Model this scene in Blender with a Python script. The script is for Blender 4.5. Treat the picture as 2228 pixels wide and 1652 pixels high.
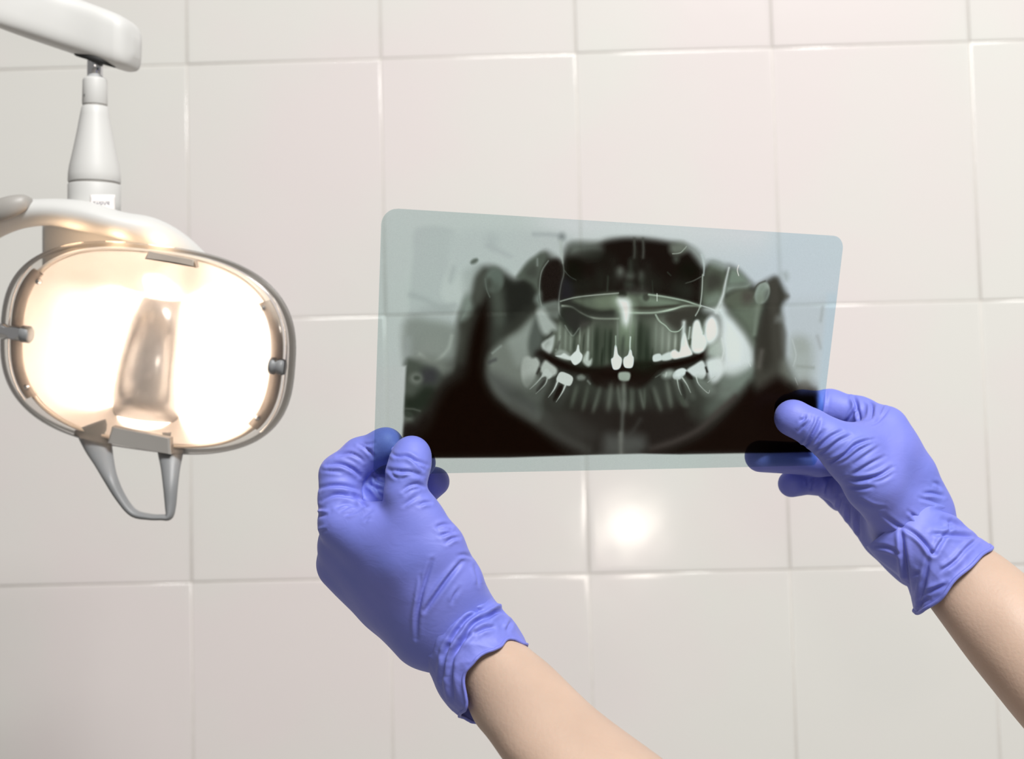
import bpy, bmesh, math, random
import numpy as np
from mathutils import Vector, Matrix

for o in list(bpy.data.objects):
    bpy.data.objects.remove(o)
SC = bpy.context.scene
COL = SC.collection
rng = np.random.default_rng(7)

# ------------------------------------------------------------------ camera
# world: X along the tiled wall, Y into the wall (tile faces at Y=0), Z up, floor Z=0
TILE_W, TILE_H = 0.25, 0.331
CAM_Z = 6 * TILE_H - 0.5255
CAM = np.array([0.0, -1.7915, CAM_Z])
RIGHT = np.array([0.99947762, 0.02281916, -0.02288603])
DOWN = np.array([-0.02422928, 0.06043905, -0.99787778])
FWD = np.array([-0.02138752, 0.99791102, 0.06096037])
F, CX, CY = 3094.444, 1114.0, 826.0            # 50 mm lens on a 36 mm wide frame of 2228 px

cd = bpy.data.cameras.new('camera')
cam = bpy.data.objects.new('camera', cd)
COL.objects.link(cam)
cd.sensor_width, cd.sensor_fit, cd.lens = 36.0, 'HORIZONTAL', 50.0
cd.clip_start = 0.02
M = Matrix.Identity(4)
for i in range(3):
    M[i][0], M[i][1], M[i][2], M[i][3] = RIGHT[i], -DOWN[i], -FWD[i], CAM[i]
cam.matrix_world = M
cd.dof.use_dof = True
cd.dof.focus_distance = 0.835
cd.dof.aperture_fstop = 9.0
SC.camera = cam

# ------------------------------------------------------------------ world, lights, exposure
vs = SC.view_settings
vs.view_transform = 'Standard'
vs.look = 'None'
vs.exposure = 0.06
vs.gamma = 1.0
vs.use_curve_mapping = False

w = bpy.data.worlds.new('room_light')
SC.world = w
w.use_nodes = True
w.node_tree.nodes['Background'].inputs[0].default_value = (1.0, 0.965, 0.93, 1)
w.node_tree.nodes['Background'].inputs[1].default_value = 0.24


def area_light(name, loc, target, size, power, color, shape='SQUARE', spread=180):
    ld = bpy.data.lights.new(name, 'AREA')
    ld.energy, ld.color, ld.shape, ld.size = power, color, shape, size
    ld.spread = math.radians(spread)
    o = bpy.data.objects.new(name, ld)
    COL.objects.link(o)
    o.location = loc
    o.rotation_euler = (Vector(target) - Vector(loc)).to_track_quat('-Z', 'Y').to_euler()
    return o


# ceiling panel in front of the wall, to the right of the camera
area_light('ceiling_panel_light', (0.95, -2.95, 3.85), (0.35, -0.3, 1.6), 1.0, 94.0, (1.0, 0.99, 0.97), spread=140)


def reflect_point(px, py, y):
    d = RIGHT * (px - CX) / F + DOWN * (py - CY) / F + FWD
    t = -CAM[1] / d[1]
    h = CAM + d * t
    r = np.array([d[0], -d[1], d[2]])
    return h + r * ((y - h[1]) / r[1])


# small warm lamp behind the camera, mirrored by the glazed tiles
lp = reflect_point(1362, 1150, -2.6)
area_light('warm_lamp_light', tuple(lp), (lp[0] - 0.1, 0, lp[2] + 0.35), 0.11, 1.7, (1.0, 0.91, 0.82), 'DISK')


# ------------------------------------------------------------------ helpers
def up(px, py, d):
    """point seen at photo pixel (px,py) at distance d along the optical axis -> camera metres (x right, y down, z forward)"""
    return np.array([(px - CX) / F * d, (py - CY) / F * d, d])


def c2w(P):
    P = np.asarray(P, float)
    return CAM + P[..., 0:1] * RIGHT + P[..., 1:2] * DOWN + P[..., 2:3] * FWD


def W(px, py, d):
    return c2w(up(px, py, d))


def empty(name, loc):
    o = bpy.data.objects.new(name, None)
    COL.objects.link(o)
    o.location = loc
    o.empty_display_size = 0.05
    return o


def tag(o, label=None, cat=None, group=None, kind=None):
    if label: o['label'] = label
    if cat: o['category'] = cat
    if group: o['group'] = group
    if kind: o['kind'] = kind
    return o


def wloc(o):
    v = Vector((0, 0, 0))
    while o is not None:
        v += o.location
        o = o.parent
    return np.array(v)


def mesh_from(name, V, faces, smooth=True):
    me = bpy.data.meshes.new(name)
    V = np.asarray(V, np.float32)
    if isinstance(faces, np.ndarray):
        n, k = faces.shape
        me.vertices.add(len(V))
        me.vertices.foreach_set('co', V.ravel())
        me.loops.add(n * k)
        me.loops.foreach_set('vertex_index', faces.astype(np.int32).ravel())
        me.polygons.add(n)
        me.polygons.foreach_set('loop_start', np.arange(0, n * k, k, dtype=np.int32))
        me.update(calc_edges=True)
    else:
        me.from_pydata([tuple(v) for v in V], [], [tuple(f) for f in faces])
        me.update()
    me.polygons.foreach_set('use_smooth', np.full(len(me.polygons), smooth, bool))
    return me


def obj(name, V, faces, mat, parent=None, smooth=True, origin=None):
    V = np.asarray(V, float)
    if parent is not None:
        base = wloc(parent)
    elif origin is not None:
        base = np.asarray(origin, float)
    else:
        base = np.zeros(3)
    me = mesh_from(name, V - base, faces, smooth)
    me.materials.append(mat)
    o = bpy.data.objects.new(name, me)
    COL.objects.link(o)
    if parent is not None:
        o.parent = parent
    else:
        o.location = base
    return o


def fix_normals(o):
    bm = bmesh.new()
    bm.from_mesh(o.data)
    bmesh.ops.recalc_face_normals(bm, faces=bm.faces[:])
    bm.to_mesh(o.data)
    bm.free()
    return o


def catmull(P, n, closed=False):
    P = np.asarray(P, float)
    m = len(P)
    t = np.linspace(0, m if closed else m - 1, n, endpoint=not closed)
    i = np.floor(t).astype(int)
    if not closed:
        i = np.clip(i, 0, m - 2)
    f = (t - i)[:, None]

    def g(k):
        return P[k % m] if closed else P[np.clip(k, 0, m - 1)]
    p0, p1, p2, p3 = g(i - 1), g(i), g(i + 1), g(i + 2)
    return 0.5 * (2 * p1 + (p2 - p0) * f + (2 * p0 - 5 * p1 + 4 * p2 - p3) * f ** 2 + (3 * p1 - p0 - 3 * p2 + p3) * f ** 3)


def grid_faces(nr, nc, wrap=False):
    """quads of an nr x nc vertex grid; wrap closes the columns"""
    r = np.arange(nr - 1)[:, None]
    c = np.arange(nc if wrap else nc - 1)[None, :]
    c2 = (c + 1) % nc
    a = r * nc + c
    b = r * nc + c2
    e = (r + 1) * nc + c2
    d = (r + 1) * nc + c
    return np.stack([a, b, e, d], -1).reshape(-1, 4)


# ------------------------------------------------------------------ materials
def new_mat(name):
    m = bpy.data.materials.new(name)
    m.use_nodes = True
    nt = m.node_tree
    return m, nt, nt.nodes['Principled BSDF']


def pbr(name, col, rough=0.5, spec=0.5, metal=0.0, noise=0.0, nscale=20.0, bump=0.0, bscale=60.0, sheen=0.0, sss=0.0):
    m, nt, b = new_mat(name)
    b.inputs['Roughness'].default_value = rough
    b.inputs['Specular IOR Level'].default_value = spec
    b.inputs['Metallic'].default_value = metal
    b.inputs['Sheen Weight'].default_value = sheen
    tc = nt.nodes.new('ShaderNodeTexCoord')
    n = nt.nodes.new('ShaderNodeTexNoise')
    n.inputs['Scale'].default_value = nscale
    n.inputs['Detail'].default_value = 3
    nt.links.new(tc.outputs['Object'], n.inputs['Vector'])
    r = nt.nodes.new('ShaderNodeValToRGB')
    c0 = [max(0, c * (1 - noise)) for c in col]
    c1 = [min(1, c * (1 + noise)) for c in col]
    r.color_ramp.elements[0].position, r.color_ramp.elements[1].position = 0.3, 0.7
    r.color_ramp.elements[0].color = (*c0, 1)
    r.color_ramp.elements[1].color = (*c1, 1)
    nt.links.new(n.outputs['Fac'], r.inputs['Fac'])
    nt.links.new(r.outputs['Color'], b.inputs['Base Color'])
    if bump:
        n2 = nt.nodes.new('ShaderNodeTexNoise')
        n2.inputs['Scale'].default_value = bscale
        n2.inputs['Detail'].default_value = 4
        nt.links.new(tc.outputs['Object'], n2.inputs['Vector'])
        bp = nt.nodes.new('ShaderNodeBump')
        bp.inputs['Strength'].default_value = bump
        bp.inputs['Distance'].default_value = 0.002
        nt.links.new(n2.outputs['Fac'], bp.inputs['Height'])
        nt.links.new(bp.outputs['Normal'], b.inputs['Normal'])
    if sss:
        b.inputs['Subsurface Weight'].default_value = sss
        b.inputs['Subsurface Radius'].default_value = (1.0, 0.35, 0.2)
        b.inputs['Subsurface Scale'].default_value = 0.004
    return m


def tile_material():
    m, nt, b = new_mat('glazed_tile')
    b.inputs['Roughness'].default_value = 0.125
    b.inputs['Specular IOR Level'].default_value = 0.42
    geo = nt.nodes.new('ShaderNodeNewGeometry')
    n = nt.nodes.new('ShaderNodeTexNoise')
    n.inputs['Scale'].default_value = 2.2
    n.inputs['Detail'].default_value = 6
    nt.links.new(geo.outputs['Position'], n.inputs['Vector'])
    r = nt.nodes.new('ShaderNodeValToRGB')
    r.color_ramp.elements[0].position, r.color_ramp.elements[1].position = 0.42, 0.58
    r.color_ramp.elements[0].color = (0.69, 0.64, 0.63, 1)
    r.color_ramp.elements[1].color = (0.672, 0.664, 0.632, 1)
    nt.links.new(n.outputs['Fac'], r.inputs['Fac'])
    nt.links.new(r.outputs['Color'], b.inputs['Base Color'])
    n2 = nt.nodes.new('ShaderNodeTexNoise')
    n2.inputs['Scale'].default_value = 9
    nt.links.new(geo.outputs['Position'], n2.inputs['Vector'])
    bp = nt.nodes.new('ShaderNodeBump')
    bp.inputs['Strength'].default_value = 0.05
    bp.inputs['Distance'].default_value = 0.01
    nt.links.new(n2.outputs['Fac'], bp.inputs['Height'])
    nt.links.new(bp.outputs['Normal'], b.inputs['Normal'])
    return m


MT = {}
MT['tile'] = tile_material()
MT['grout'] = pbr('grout', (0.62, 0.59, 0.55), 0.9, 0.2, noise=0.05, nscale=60)
MT['floor'] = pbr('floor_vinyl', (0.36, 0.34, 0.31), 0.5, 0.4, noise=0.08, nscale=8)
MT['skin'] = pbr('skin', (0.52, 0.375, 0.29), 0.5, 0.35, noise=0.07, nscale=22, bump=0.12, bscale=420, sss=0.12)
MT['white'] = pbr('white_enamel', (0.60, 0.60, 0.585), 0.5, 0.5, noise=0.02)
MT['grey'] = pbr('grey_plastic', (0.215, 0.222, 0.228), 0.45, 0.5, noise=0.04)
MT['cap'] = pbr('grey_cap_plastic', (0.33, 0.315, 0.295), 0.45, 0.5, noise=0.04)
MT['chrome'] = pbr('chrome', (0.72, 0.73, 0.75), 0.12, 0.5, metal=1.0)
MT['steel'] = pbr('brushed_steel', (0.88, 0.87, 0.86), 0.26, 0.7, metal=0.5, noise=0.05, nscale=80)
MT['black'] = pbr('black_rubber', (0.02, 0.02, 0.02), 0.6, 0.4)
MT['reflector'] = pbr('reflector_glaze', (0.94, 0.89, 0.84), 0.3, 0.5, noise=0.03, nscale=30)
MT['trim'] = pbr('lamp_trim', (0.50, 0.44, 0.38), 0.35, 0.5, noise=0.10, nscale=50)


def glove_material():
    m, nt, b = new_mat('nitrile_glove')
    b.inputs['Roughness'].default_value = 0.6
    b.inputs['Specular IOR Level'].default_value = 0.6
    b.inputs['Sheen Weight'].default_value = 0.12
    b.inputs['Sheen Roughness'].default_value = 0.4
    b.inputs['Sheen Tint'].default_value = (0.75, 0.78, 1, 1)
    tc = nt.nodes.new('ShaderNodeTexCoord')
    n = nt.nodes.new('ShaderNodeTexNoise')
    n.inputs['Scale'].default_value = 26
    n.inputs['Detail'].default_value = 4
    nt.links.new(tc.outputs['Object'], n.inputs['Vector'])
    r = nt.nodes.new('ShaderNodeValToRGB')
    r.color_ramp.elements[0].position, r.color_ramp.elements[1].position = 0.35, 0.65
    r.color_ramp.elements[0].color = (0.155, 0.188, 0.62, 1)
    r.color_ramp.elements[1].color = (0.178, 0.200, 0.64, 1)
    nt.links.new(n.outputs['Fac'], r.inputs['Fac'])
    nt.links.new(r.outputs['Color'], b.inputs['Base Color'])
    mp = nt.nodes.new('ShaderNodeMapping')
    mp.inputs['Scale'].default_value = (1.0, 1.0, 1.8)
    nt.links.new(tc.outputs['Object'], mp.inputs['Vector'])
    n2 = nt.nodes.new('ShaderNodeTexNoise')
    n2.inputs['Scale'].default_value = 90
    n2.inputs['Detail'].default_value = 3
    n2.inputs['Distortion'].default_value = 1.2
    nt.links.new(mp.outputs['Vector'], n2.inputs['Vector'])
    bp = nt.nodes.new('ShaderNodeBump')
    bp.inputs['Strength'].default_value = 0.10
    bp.inputs['Distance'].default_value = 0.002
    nt.links.new(n2.outputs['Fac'], bp.inputs['Height'])
    nt.links.new(bp.outputs['Normal'], b.inputs['Normal'])
    return m


MT['glove'] = glove_material()


def clear_material(name, tint, gloss, rough):
    m = bpy.data.materials.new(name)
    m.use_nodes = True
    nt = m.node_tree
    nt.nodes.clear()
    out = nt.nodes.new('ShaderNodeOutputMaterial')
    tr = nt.nodes.new('ShaderNodeBsdfTransparent')
    tr.inputs['Color'].default_value = (*tint, 1)
    gl = nt.nodes.new('ShaderNodeBsdfGlossy')
    gl.inputs['Roughness'].default_value = rough
    fr = nt.nodes.new('ShaderNodeFresnel')
    fr.inputs['IOR'].default_value = 1.45
    mu = nt.nodes.new('ShaderNodeMath')
    mu.operation = 'MULTIPLY'
    mu.inputs[1].default_value = gloss
    nt.links.new(fr.outputs[0], mu.inputs[0])
    mx = nt.nodes.new('ShaderNodeMixShader')
    nt.links.new(mu.outputs[0], mx.inputs[0])
    nt.links.new(tr.outputs[0], mx.inputs[1])
    nt.links.new(gl.outputs[0], mx.inputs[2])
    nt.links.new(mx.outputs[0], out.inputs['Surface'])
    return m


MT['clear'] = clear_material('clear_polycarbonate', (0.95, 0.93, 0.91), 1.0, 0.08)
MT['rimclear'] = clear_material('clear_rim', (0.95, 0.93, 0.91), 1.1, 0.10)
MT['cream'] = pbr('cream_plastic', (0.80, 0.72, 0.62), 0.35, 0.5, noise=0.03)

# ------------------------------------------------------------------ tiled wall and floor
X0 = -0.44732                                    # world x of column joint 0
Z0 = CAM_Z + 0.52548                             # world z of row joint 0
C0, C1, R0, R1 = -5, 9, -2, 6
wall = obj('wall_back',
           [(x, y, z) for x in (X0 + C0 * TILE_W, X0 + C1 * TILE_W) for y in (0.0009, 0.12) for z in (Z0 - R1 * TILE_H, Z0 - R0 * TILE_H)],
           [(0, 1, 3, 2), (4, 6, 7, 5), (0, 4, 5, 1), (2, 3, 7, 6), (0, 2, 6, 4), (1, 5, 7, 3)], MT['grout'], smooth=False)
tag(wall, 'white glazed tile wall behind the film and the lamp', kind='structure')
prof = [(0.0, 0.0060), (0.0, 0.0006), (0.0003, 0.00022), (0.0018, 0.00011), (0.0055, 0.00002), (0.0080, 0.0), (0.0090, 0.0)]
hw, hh = TILE_W / 2 - 0.0008, TILE_H / 2 - 0.0008
tv, tf = [], []
for off, y in prof:
    tv += [(-hw + off, y, -hh + off), (hw - off, y, -hh + off), (hw - off, y, hh - off), (-hw + off, y, hh - off)]
for k in range(len(prof) - 1):
    for j in range(4):
        tf.append((k * 4 + j, k * 4 + (j + 1) % 4, k * 4 + 4 + (j + 1) % 4, k * 4 + 4 + j))
e = (len(prof) - 1) * 4
tf.append((e, e + 1, e + 2, e + 3))
tile_me = mesh_from('tile', np.array(tv), tf, True)
tile_me.materials.append(MT['tile'])
random.seed(4)
for c in range(C0, C1):
    for r_ in range(R0, R1):
        t = bpy.data.objects.new('tile', tile_me)
        COL.objects.link(t)
        t.parent = wall
        t.location = (X0 + (c + 0.5) * TILE_W, random.uniform(-0.0002, 0.0002), Z0 - (r_ + 0.5) * TILE_H)
        t.rotation_euler = (random.uniform(-1, 1) * 0.0012, 0, random.uniform(-1, 1) * 0.0012)

fx0, fx1 = X0 + C0 * TILE_W, X0 + C1 * TILE_W
flr = obj('floor', [(x, y, z) for x in (fx0, fx1) for y in (-4.0, 0.12) for z in (-0.05, 0.0)],
          [(0, 1, 3, 2), (4, 6, 7, 5), (0, 4, 5, 1), (2, 3, 7, 6), (0, 2, 6, 4), (1, 5, 7, 3)], MT['floor'], smooth=False)
tag(flr, 'plain grey-beige floor below the tiled wall', kind='structure')

# ------------------------------------------------------------------ x-ray film
FC = [up(830.5, 452, 0.7738), up(1837, 514.5, 0.8909), up(1777, 1013, 0.9122), up(812, 1033, 0.7951)]   # TL TR BR BL


def homography(src, dst):
    A, b = [], []
    for (x, y), (u, v) in zip(src, dst):
        A.append([x, y, 1, 0, 0, 0, -u * x, -u * y]); b.append(u)
        A.append([0, 0, 0, x, y, 1, -v * x, -v * y]); b.append(v)
    h = np.linalg.solve(np.array(A, float), np.array(b, float))
    return np.append(h, 1).reshape(3, 3)


NU, NV = 940, 470                                # print raster over the 300 x 148 mm sheet
HF = homography([(830.5, 452), (1837, 514.5), (1777, 1013), (812, 1033)], [(0, 0), (NU - 1, 0), (NU - 1, NV - 1), (0, NV - 1)])


def tf_pts(P):
    P = np.asarray(P, float)
    q = np.c_[P, np.ones(len(P))] @ HF.T
    return q[:, :2] / q[:, 2:]


KS = 0.93                                        # raster cells per design unit
IMG = np.zeros((NV, NU, 3), np.float32)


def tone(v):
    if isinstance(v, tuple): return np.array(v, np.float32)
    if v < 34: return np.array((v + 2, v - 3, v - 6), np.float32)
    if v < 145: return np.array((v - 4, v + 3, v - 6), np.float32)
    return np.array((v - 5, v + 3, v + 1), np.float32)


def region(P, pad):
    x0 = int(max(0, math.floor(P[:, 0].min() - pad))); x1 = int(min(NU, math.ceil(P[:, 0].max() + pad) + 1))
    y0 = int(max(0, math.floor(P[:, 1].min() - pad))); y1 = int(min(NV, math.ceil(P[:, 1].max() + pad) + 1))
    return x0, x1, y0, y1


def put(x0, x1, y0, y1, a, v):
    s = IMG[y0:y1, x0:x1]
    s += (tone(v) - s) * a[..., None]


def poly(v, blur, pts, a=1.0, smooth=True):
    P = tf_pts(pts)
    if smooth: P = catmull(P, len(P) * 5, True)
    b = max((blur if blur < 4.5 else blur * 1.55) * KS, 0.7)
    x0, x1, y0, y1 = region(P, b)
    if x1 <= x0 or y1 <= y0: return
    X, Y = np.meshgrid(np.arange(x0, x1, dtype=np.float32), np.arange(y0, y1, dtype=np.float32))
    d2 = np.full(X.shape, 1e9, np.float32)
    ins = np.zeros(X.shape, bool)
    Q = np.roll(P, -1, 0)
    for (ax, ay), (bx, by) in zip(P, Q):
        ex, ey = bx - ax, by - ay
        t = np.clip(((X - ax) * ex + (Y - ay) * ey) / max(ex * ex + ey * ey, 1e-9), 0, 1)
        d2 = np.minimum(d2, (X - ax - t * ex) ** 2 + (Y - ay - t * ey) ** 2)
        if ay != by:
            c = (ay > Y) != (by > Y)
            ins ^= c & (X < ex * (Y - ay) / (by - ay) + ax)
    d = np.sqrt(d2) * np.where(ins, 1, -1)
    t = np.clip(d / (2 * b) + 0.5, 0, 1)
    put(x0, x1, y0, y1, (t * t * (3 - 2 * t)) * a, v)


def line(v, width, pts, a=1.0, soft=1.2, w1=None, fade=False):
    P = tf_pts(pts)
    if len(P) > 2: P = catmull(P, len(P) * 5)
    n = len(P)
    w0 = width * KS / 2
    w1 = w0 if w1 is None else w1 * KS / 2
    pad = max(w0, w1) * (1 + soft) + 2
    x0, x1, y0, y1 = region(P, pad)
    if x1 <= x0 or y1 <= y0: return
    X, Y = np.meshgrid(np.arange(x0, x1, dtype=np.float32), np.arange(y0, y1, dtype=np.float32))
    best = np.zeros(X.shape, np.float32)
    for i in range(n - 1):
        (ax, ay), (bx, by) = P[i], P[i + 1]
        ex, ey = bx - ax, by - ay
        t = np.clip(((X - ax) * ex + (Y - ay) * ey) / max(ex * ex + ey * ey, 1e-9), 0, 1)
        d = np.sqrt((X - ax - t * ex) ** 2 + (Y - ay - t * ey) ** 2)
        s = (i + t) / (n - 1)
        ww = np.maximum(w0 + (w1 - w0) * s, 0.45)
        k = np.exp(-(d / ww) ** 2 * (1.1 / max(soft, .3)))
        if fade: k = k * np.sin(np.pi * np.clip(s, 0.02, 0.98)) ** 0.5
        best = np.maximum(best, k)
    put(x0, x1, y0, y1, best * a, v)


def ell(v, cx, cy, rx, ry, ang=0.0, blur=6, a=1.0):
    t = np.linspace(0, 2 * np.pi, 14, endpoint=False)
    c, s = math.cos(math.radians(ang)), math.sin(math.radians(ang))
    x, y = rx * np.cos(t), ry * np.sin(t)
    poly(v, blur, np.c_[cx + x * c - y * s, cy + x * s + y * c], a)


def paint():
    # clear base, a little bluer towards the right end
    u = np.linspace(0, 1, NU)[None, :, None]
    k = np.clip((u - 0.45) / 0.4, 0, 1)
    IMG[:] = np.array((181, 190, 186)) * (1 - k) + np.array((182, 195, 199)) * k
    poly((198, 204, 203), 40, [(1200, 470), (1400, 475), (1640, 495), (1640, 530), (1400, 520), (1240, 510)])
    # faint bone, left border of the exposure
    poly((172, 181, 178), 5, [(908, 498), (990, 502), (985, 560), (960, 640), (990, 690), (985, 800), (900, 820), (884, 820), (892, 660), (900, 560)])
    poly((176, 185, 182), 10, [(1000, 505), (1230, 512), (1240, 560), (1180, 560), (1130, 600), (1000, 600)])
    line((160, 169, 167), 10, [(1165, 511), (1200, 512), (1222, 515)], 0.8)
    ell((120, 128, 126), 1226, 517, 6, 7, 0, 6)
    line((150, 160, 157), 4, [(1226, 522), (1224, 550)], .5)
    ell((163, 172, 170), 1072, 527, 10, 12, 0, 12, .8)
    ell((160, 168, 167), 1088, 548, 30, 4, 25, 6, .7)
    ell((158, 167, 165), 985, 600, 5, 18, 12, 7, .8)
    line((160, 169, 166), 14, [(895, 645), (925, 655), (960, 672), (990, 668)], .7)
    ell((156, 164, 161), 960, 680, 42, 9, 0, 10, .8)
    ell((150, 158, 153), 905, 705, 18, 14, 0, 12, .8)
    poly((146, 154, 148), 14, [(895, 735), (930, 715), (985, 715), (998, 750), (985, 790), (960, 815), (890, 800)])
    # dark interior of the exposure
    poly((52, 54, 48), 9, [(1028, 640), (1036, 606), (1050, 586), (1075, 584), (1098, 594), (1122, 612), (1140, 600), (1152, 582), (1178, 562), (1190, 552),
                           (1208, 562), (1226, 568), (1234, 545), (1250, 532), (1300, 532), (1335, 523), (1400, 522), (1450, 528), (1495, 536), (1520, 555),
                           (1532, 580), (1548, 574), (1572, 582), (1590, 582), (1608, 592), (1628, 612), (1646, 624), (1672, 612), (1688, 606), (1700, 622),
                           (1712, 648), (1702, 672), (1706, 712), (1710, 760), (1714, 800), (1740, 832), (1768, 850), (1778, 900), (1772, 989),
                           (1500, 990), (1200, 993), (876, 1002), (878, 930), (882, 860), (886, 806), (920, 800), (960, 808), (985, 796), (996, 750), (1000, 705), (1014, 665)])
    poly((36, 31, 28), 18, [(1190, 872), (1260, 868), (1360, 880), (1470, 872), (1540, 880), (1530, 930), (1460, 985), (1260, 985), (1200, 940)], .9)
    # neck column on the left
    poly((126, 133, 126), 9, [(886, 700), (1002, 720), (994, 780), (975, 812), (940, 812), (888, 796)], .8)
    poly((84, 88, 82), 10, [(940, 800), (985, 790), (980, 820), (955, 840), (938, 830)], .7)
    line((152, 160, 152), 9, [(985, 735), (975, 765), (945, 790), (915, 775)], .8)
    ell((132, 139, 132), 942, 752, 26, 20, 0, 8)
    poly((112, 118, 110), 9, [(884, 795), (930, 780), (985, 800), (970, 815), (905, 800)])
    poly((150, 158, 155), 6, [(882, 740), (896, 745), (892, 800), (880, 800)], .6)
    poly(78, 6, [(884, 790), (905, 788), (940, 805), (960, 822), (950, 850), (925, 850), (900, 870), (880, 862)])
    poly((58, 59, 60), 8, [(920, 808), (945, 805), (955, 820), (948, 838), (922, 838)])
    ell(112, 906, 827, 13, 12, 0, 5)
    ell(70, 908, 826, 7, 5, 0, 4)
    poly(42, 9, [(880, 868), (900, 866), (925, 845), (945, 850), (935, 885), (905, 900), (878, 900)])
    line(80, 5, [(880, 892), (900, 893), (915, 897)], .8)
    ell(95, 890, 915, 9, 7, 0, 5)
    ell(60, 890, 904, 8, 6, 0, 4)
    poly(30, 8, [(878, 930), (905, 925), (930, 905), (930, 960), (880, 990)])
    # black soft-tissue columns
    poly((40, 38, 34), 24, [(1000, 800), (985, 830), (955, 870), (930, 920), (900, 960), (890, 1000), (960, 1000), (1010, 900)], .8)
    poly((21, 14, 11), 16, [(1048, 668), (1062, 655), (1070, 700), (1068, 745), (1060, 790), (1066, 835), (1095, 876), (1160, 914), (1230, 972), (1275, 1000),
                            (885, 1002), (895, 965), (925, 930), (945, 885), (968, 845), (1005, 815), (1014, 760), (1022, 715)])
    poly((62, 64, 57), 10, [(1002, 700), (1020, 680), (1032, 690), (1022, 740), (1010, 790), (996, 780)], .8)
    poly((120, 130, 122), 7, [(1008, 660), (1020, 640), (1032, 665), (1022, 690), (1004, 700)])
    poly((70, 73, 66), 8, [(1030, 640), (1040, 603), (1058, 592), (1060, 625), (1052, 655), (1036, 665)])
    poly((36, 37, 33), 10, [(1100, 612), (1122, 615), (1150, 612), (1165, 635), (1160, 668), (1130, 690), (1098, 720), (1085, 755), (1078, 740), (1090, 680), (1098, 640)])
    poly((150, 159, 154), 8, [(1010, 600), (1024, 585), (1040, 575), (1046, 588), (1034, 606), (1026, 640), (1012, 640)], .6)
    # condyle, left
    line((62, 66, 59), 26, [(1080, 630), (1088, 690), (1086, 740)], .8, w1=34)
    ell((96, 105, 97), 1077, 612, 20, 27, 5, 5)
    ell((92, 102, 94), 1081, 612, 14, 20, 5, 6)
    line((74, 80, 72), 22, [(1080, 630), (1086, 660), (1090, 700)], .7, soft=1.2, w1=26)
    ell((66, 70, 63), 1066, 621, 7, 12, 0, 5)
    line((95, 103, 95), 3, [(1058, 610), (1061, 632), (1068, 650)], .7)
    ell((92, 100, 92), 1034, 571, 9, 5, -30, 4)
    # ramus and angle, left
    poly((112, 118, 110), 8, [(1062, 800), (1070, 770), (1092, 748), (1130, 722), (1160, 692), (1182, 672), (1192, 690), (1172, 720), (1158, 755), (1166, 795),
                              (1176, 830), (1180, 880), (1172, 915), (1140, 898), (1098, 874), (1072, 842)])
    poly((96, 100, 94), 16, [(1160, 845), (1200, 880), (1260, 915), (1300, 945), (1270, 965), (1220, 945), (1170, 912), (1120, 880)], .55)
    poly((142, 150, 143), 8, [(1108, 745), (1135, 725), (1162, 700), (1170, 720), (1158, 750), (1150, 785), (1128, 800), (1115, 775)], .8)
    poly((74, 76, 73), 12, [(1064, 815), (1100, 825), (1140, 850), (1172, 880), (1170, 912), (1130, 892), (1085, 862)], .85)
    line((138, 146, 139), 6, [(1074, 772), (1092, 757)], .7)
    line((62, 62, 63), 8, [(1066, 792), (1080, 786)], .6)
    # sinus, left
    poly(84, 5, [(1128, 606), (1150, 574), (1168, 560), (1180, 552), (1192, 556), (1190, 574), (1178, 612), (1176, 642), (1160, 622), (1144, 612)])
    poly((66, 70, 63), 6, [(1148, 590), (1164, 578), (1172, 590), (1168, 605), (1150, 604)])
    line((125, 134, 127), 5, [(1172, 566), (1172, 580)], .7)
    poly(29, 5, [(1179, 606), (1190, 578), (1212, 566), (1224, 576), (1227, 602), (1221, 640), (1217, 658), (1186, 664), (1182, 645), (1178, 622)])
    poly((115, 124, 117), 6, [(1166, 655), (1177, 640), (1182, 664), (1216, 660), (1219, 692), (1200, 690), (1180, 676)])
    poly((98, 104, 97), 5, [(1190, 672), (1216, 664), (1218, 690), (1206, 694)])
    line((128, 136, 128), 3, [(1196, 570), (1182, 592), (1177, 620), (1177, 650), (1181, 668)], .7)
    line((165, 175, 168), 9, [(1223, 530), (1225, 556), (1228, 575)], .8, w1=4)
    line((150, 158, 150), 3.4, [(1227, 570), (1230, 596), (1224, 622), (1219, 655), (1220, 685), (1229, 698)], .7)
    # nasal and orbital darkness
    poly(24, 7, [(1234, 572), (1242, 556), (1262, 545), (1296, 540), (1320, 530), (1360, 522), (1400, 523), (1450, 530), (1485, 540), (1512, 552), (1526, 572),
                 (1528, 596), (1524, 640), (1520, 664), (1480, 655), (1420, 644), (1345, 640), (1290, 643), (1250, 648), (1226, 656), (1226, 630), (1232, 606)])
    poly((104, 112, 104), 10, [(1246, 536), (1270, 532), (1304, 534), (1312, 546), (1290, 552), (1262, 556), (1244, 556)], .85)
    ell((62, 65, 58), 1285, 558, 22, 8, 0, 10, .6)
    line((92, 99, 92), 2.2, [(1230, 590), (1242, 604), (1256, 612)], .8)
    poly((38, 38, 42), 7, [(1228, 612), (1248, 614), (1250, 645), (1224, 655)], .8)
    for x, y, rx, ry, v in [(1352, 594, 7, 9, 122), (1374, 603, 7, 6, 112), (1398, 603, 5, 9, 96), (1375, 585, 4, 18, 60), (1400, 620, 4, 14, 60), (1372, 622, 9, 7, 58)]:
        ell(v, x, y, rx, ry, 0, 7, .85)
    line(62, 5, [(1326, 605), (1324, 635)], .7)
    line(58, 3, [(1422, 615), (1423, 640)], .6)
    for x in (1383, 1402):
        line((70, 72, 66), 7, [(x, 522), (x + 1, 545), (x, 562)], .8)
    poly((108, 116, 105), 7, [(1464, 532), (1488, 530), (1500, 542), (1490, 553), (1470, 556), (1460, 546)], .9)
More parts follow.
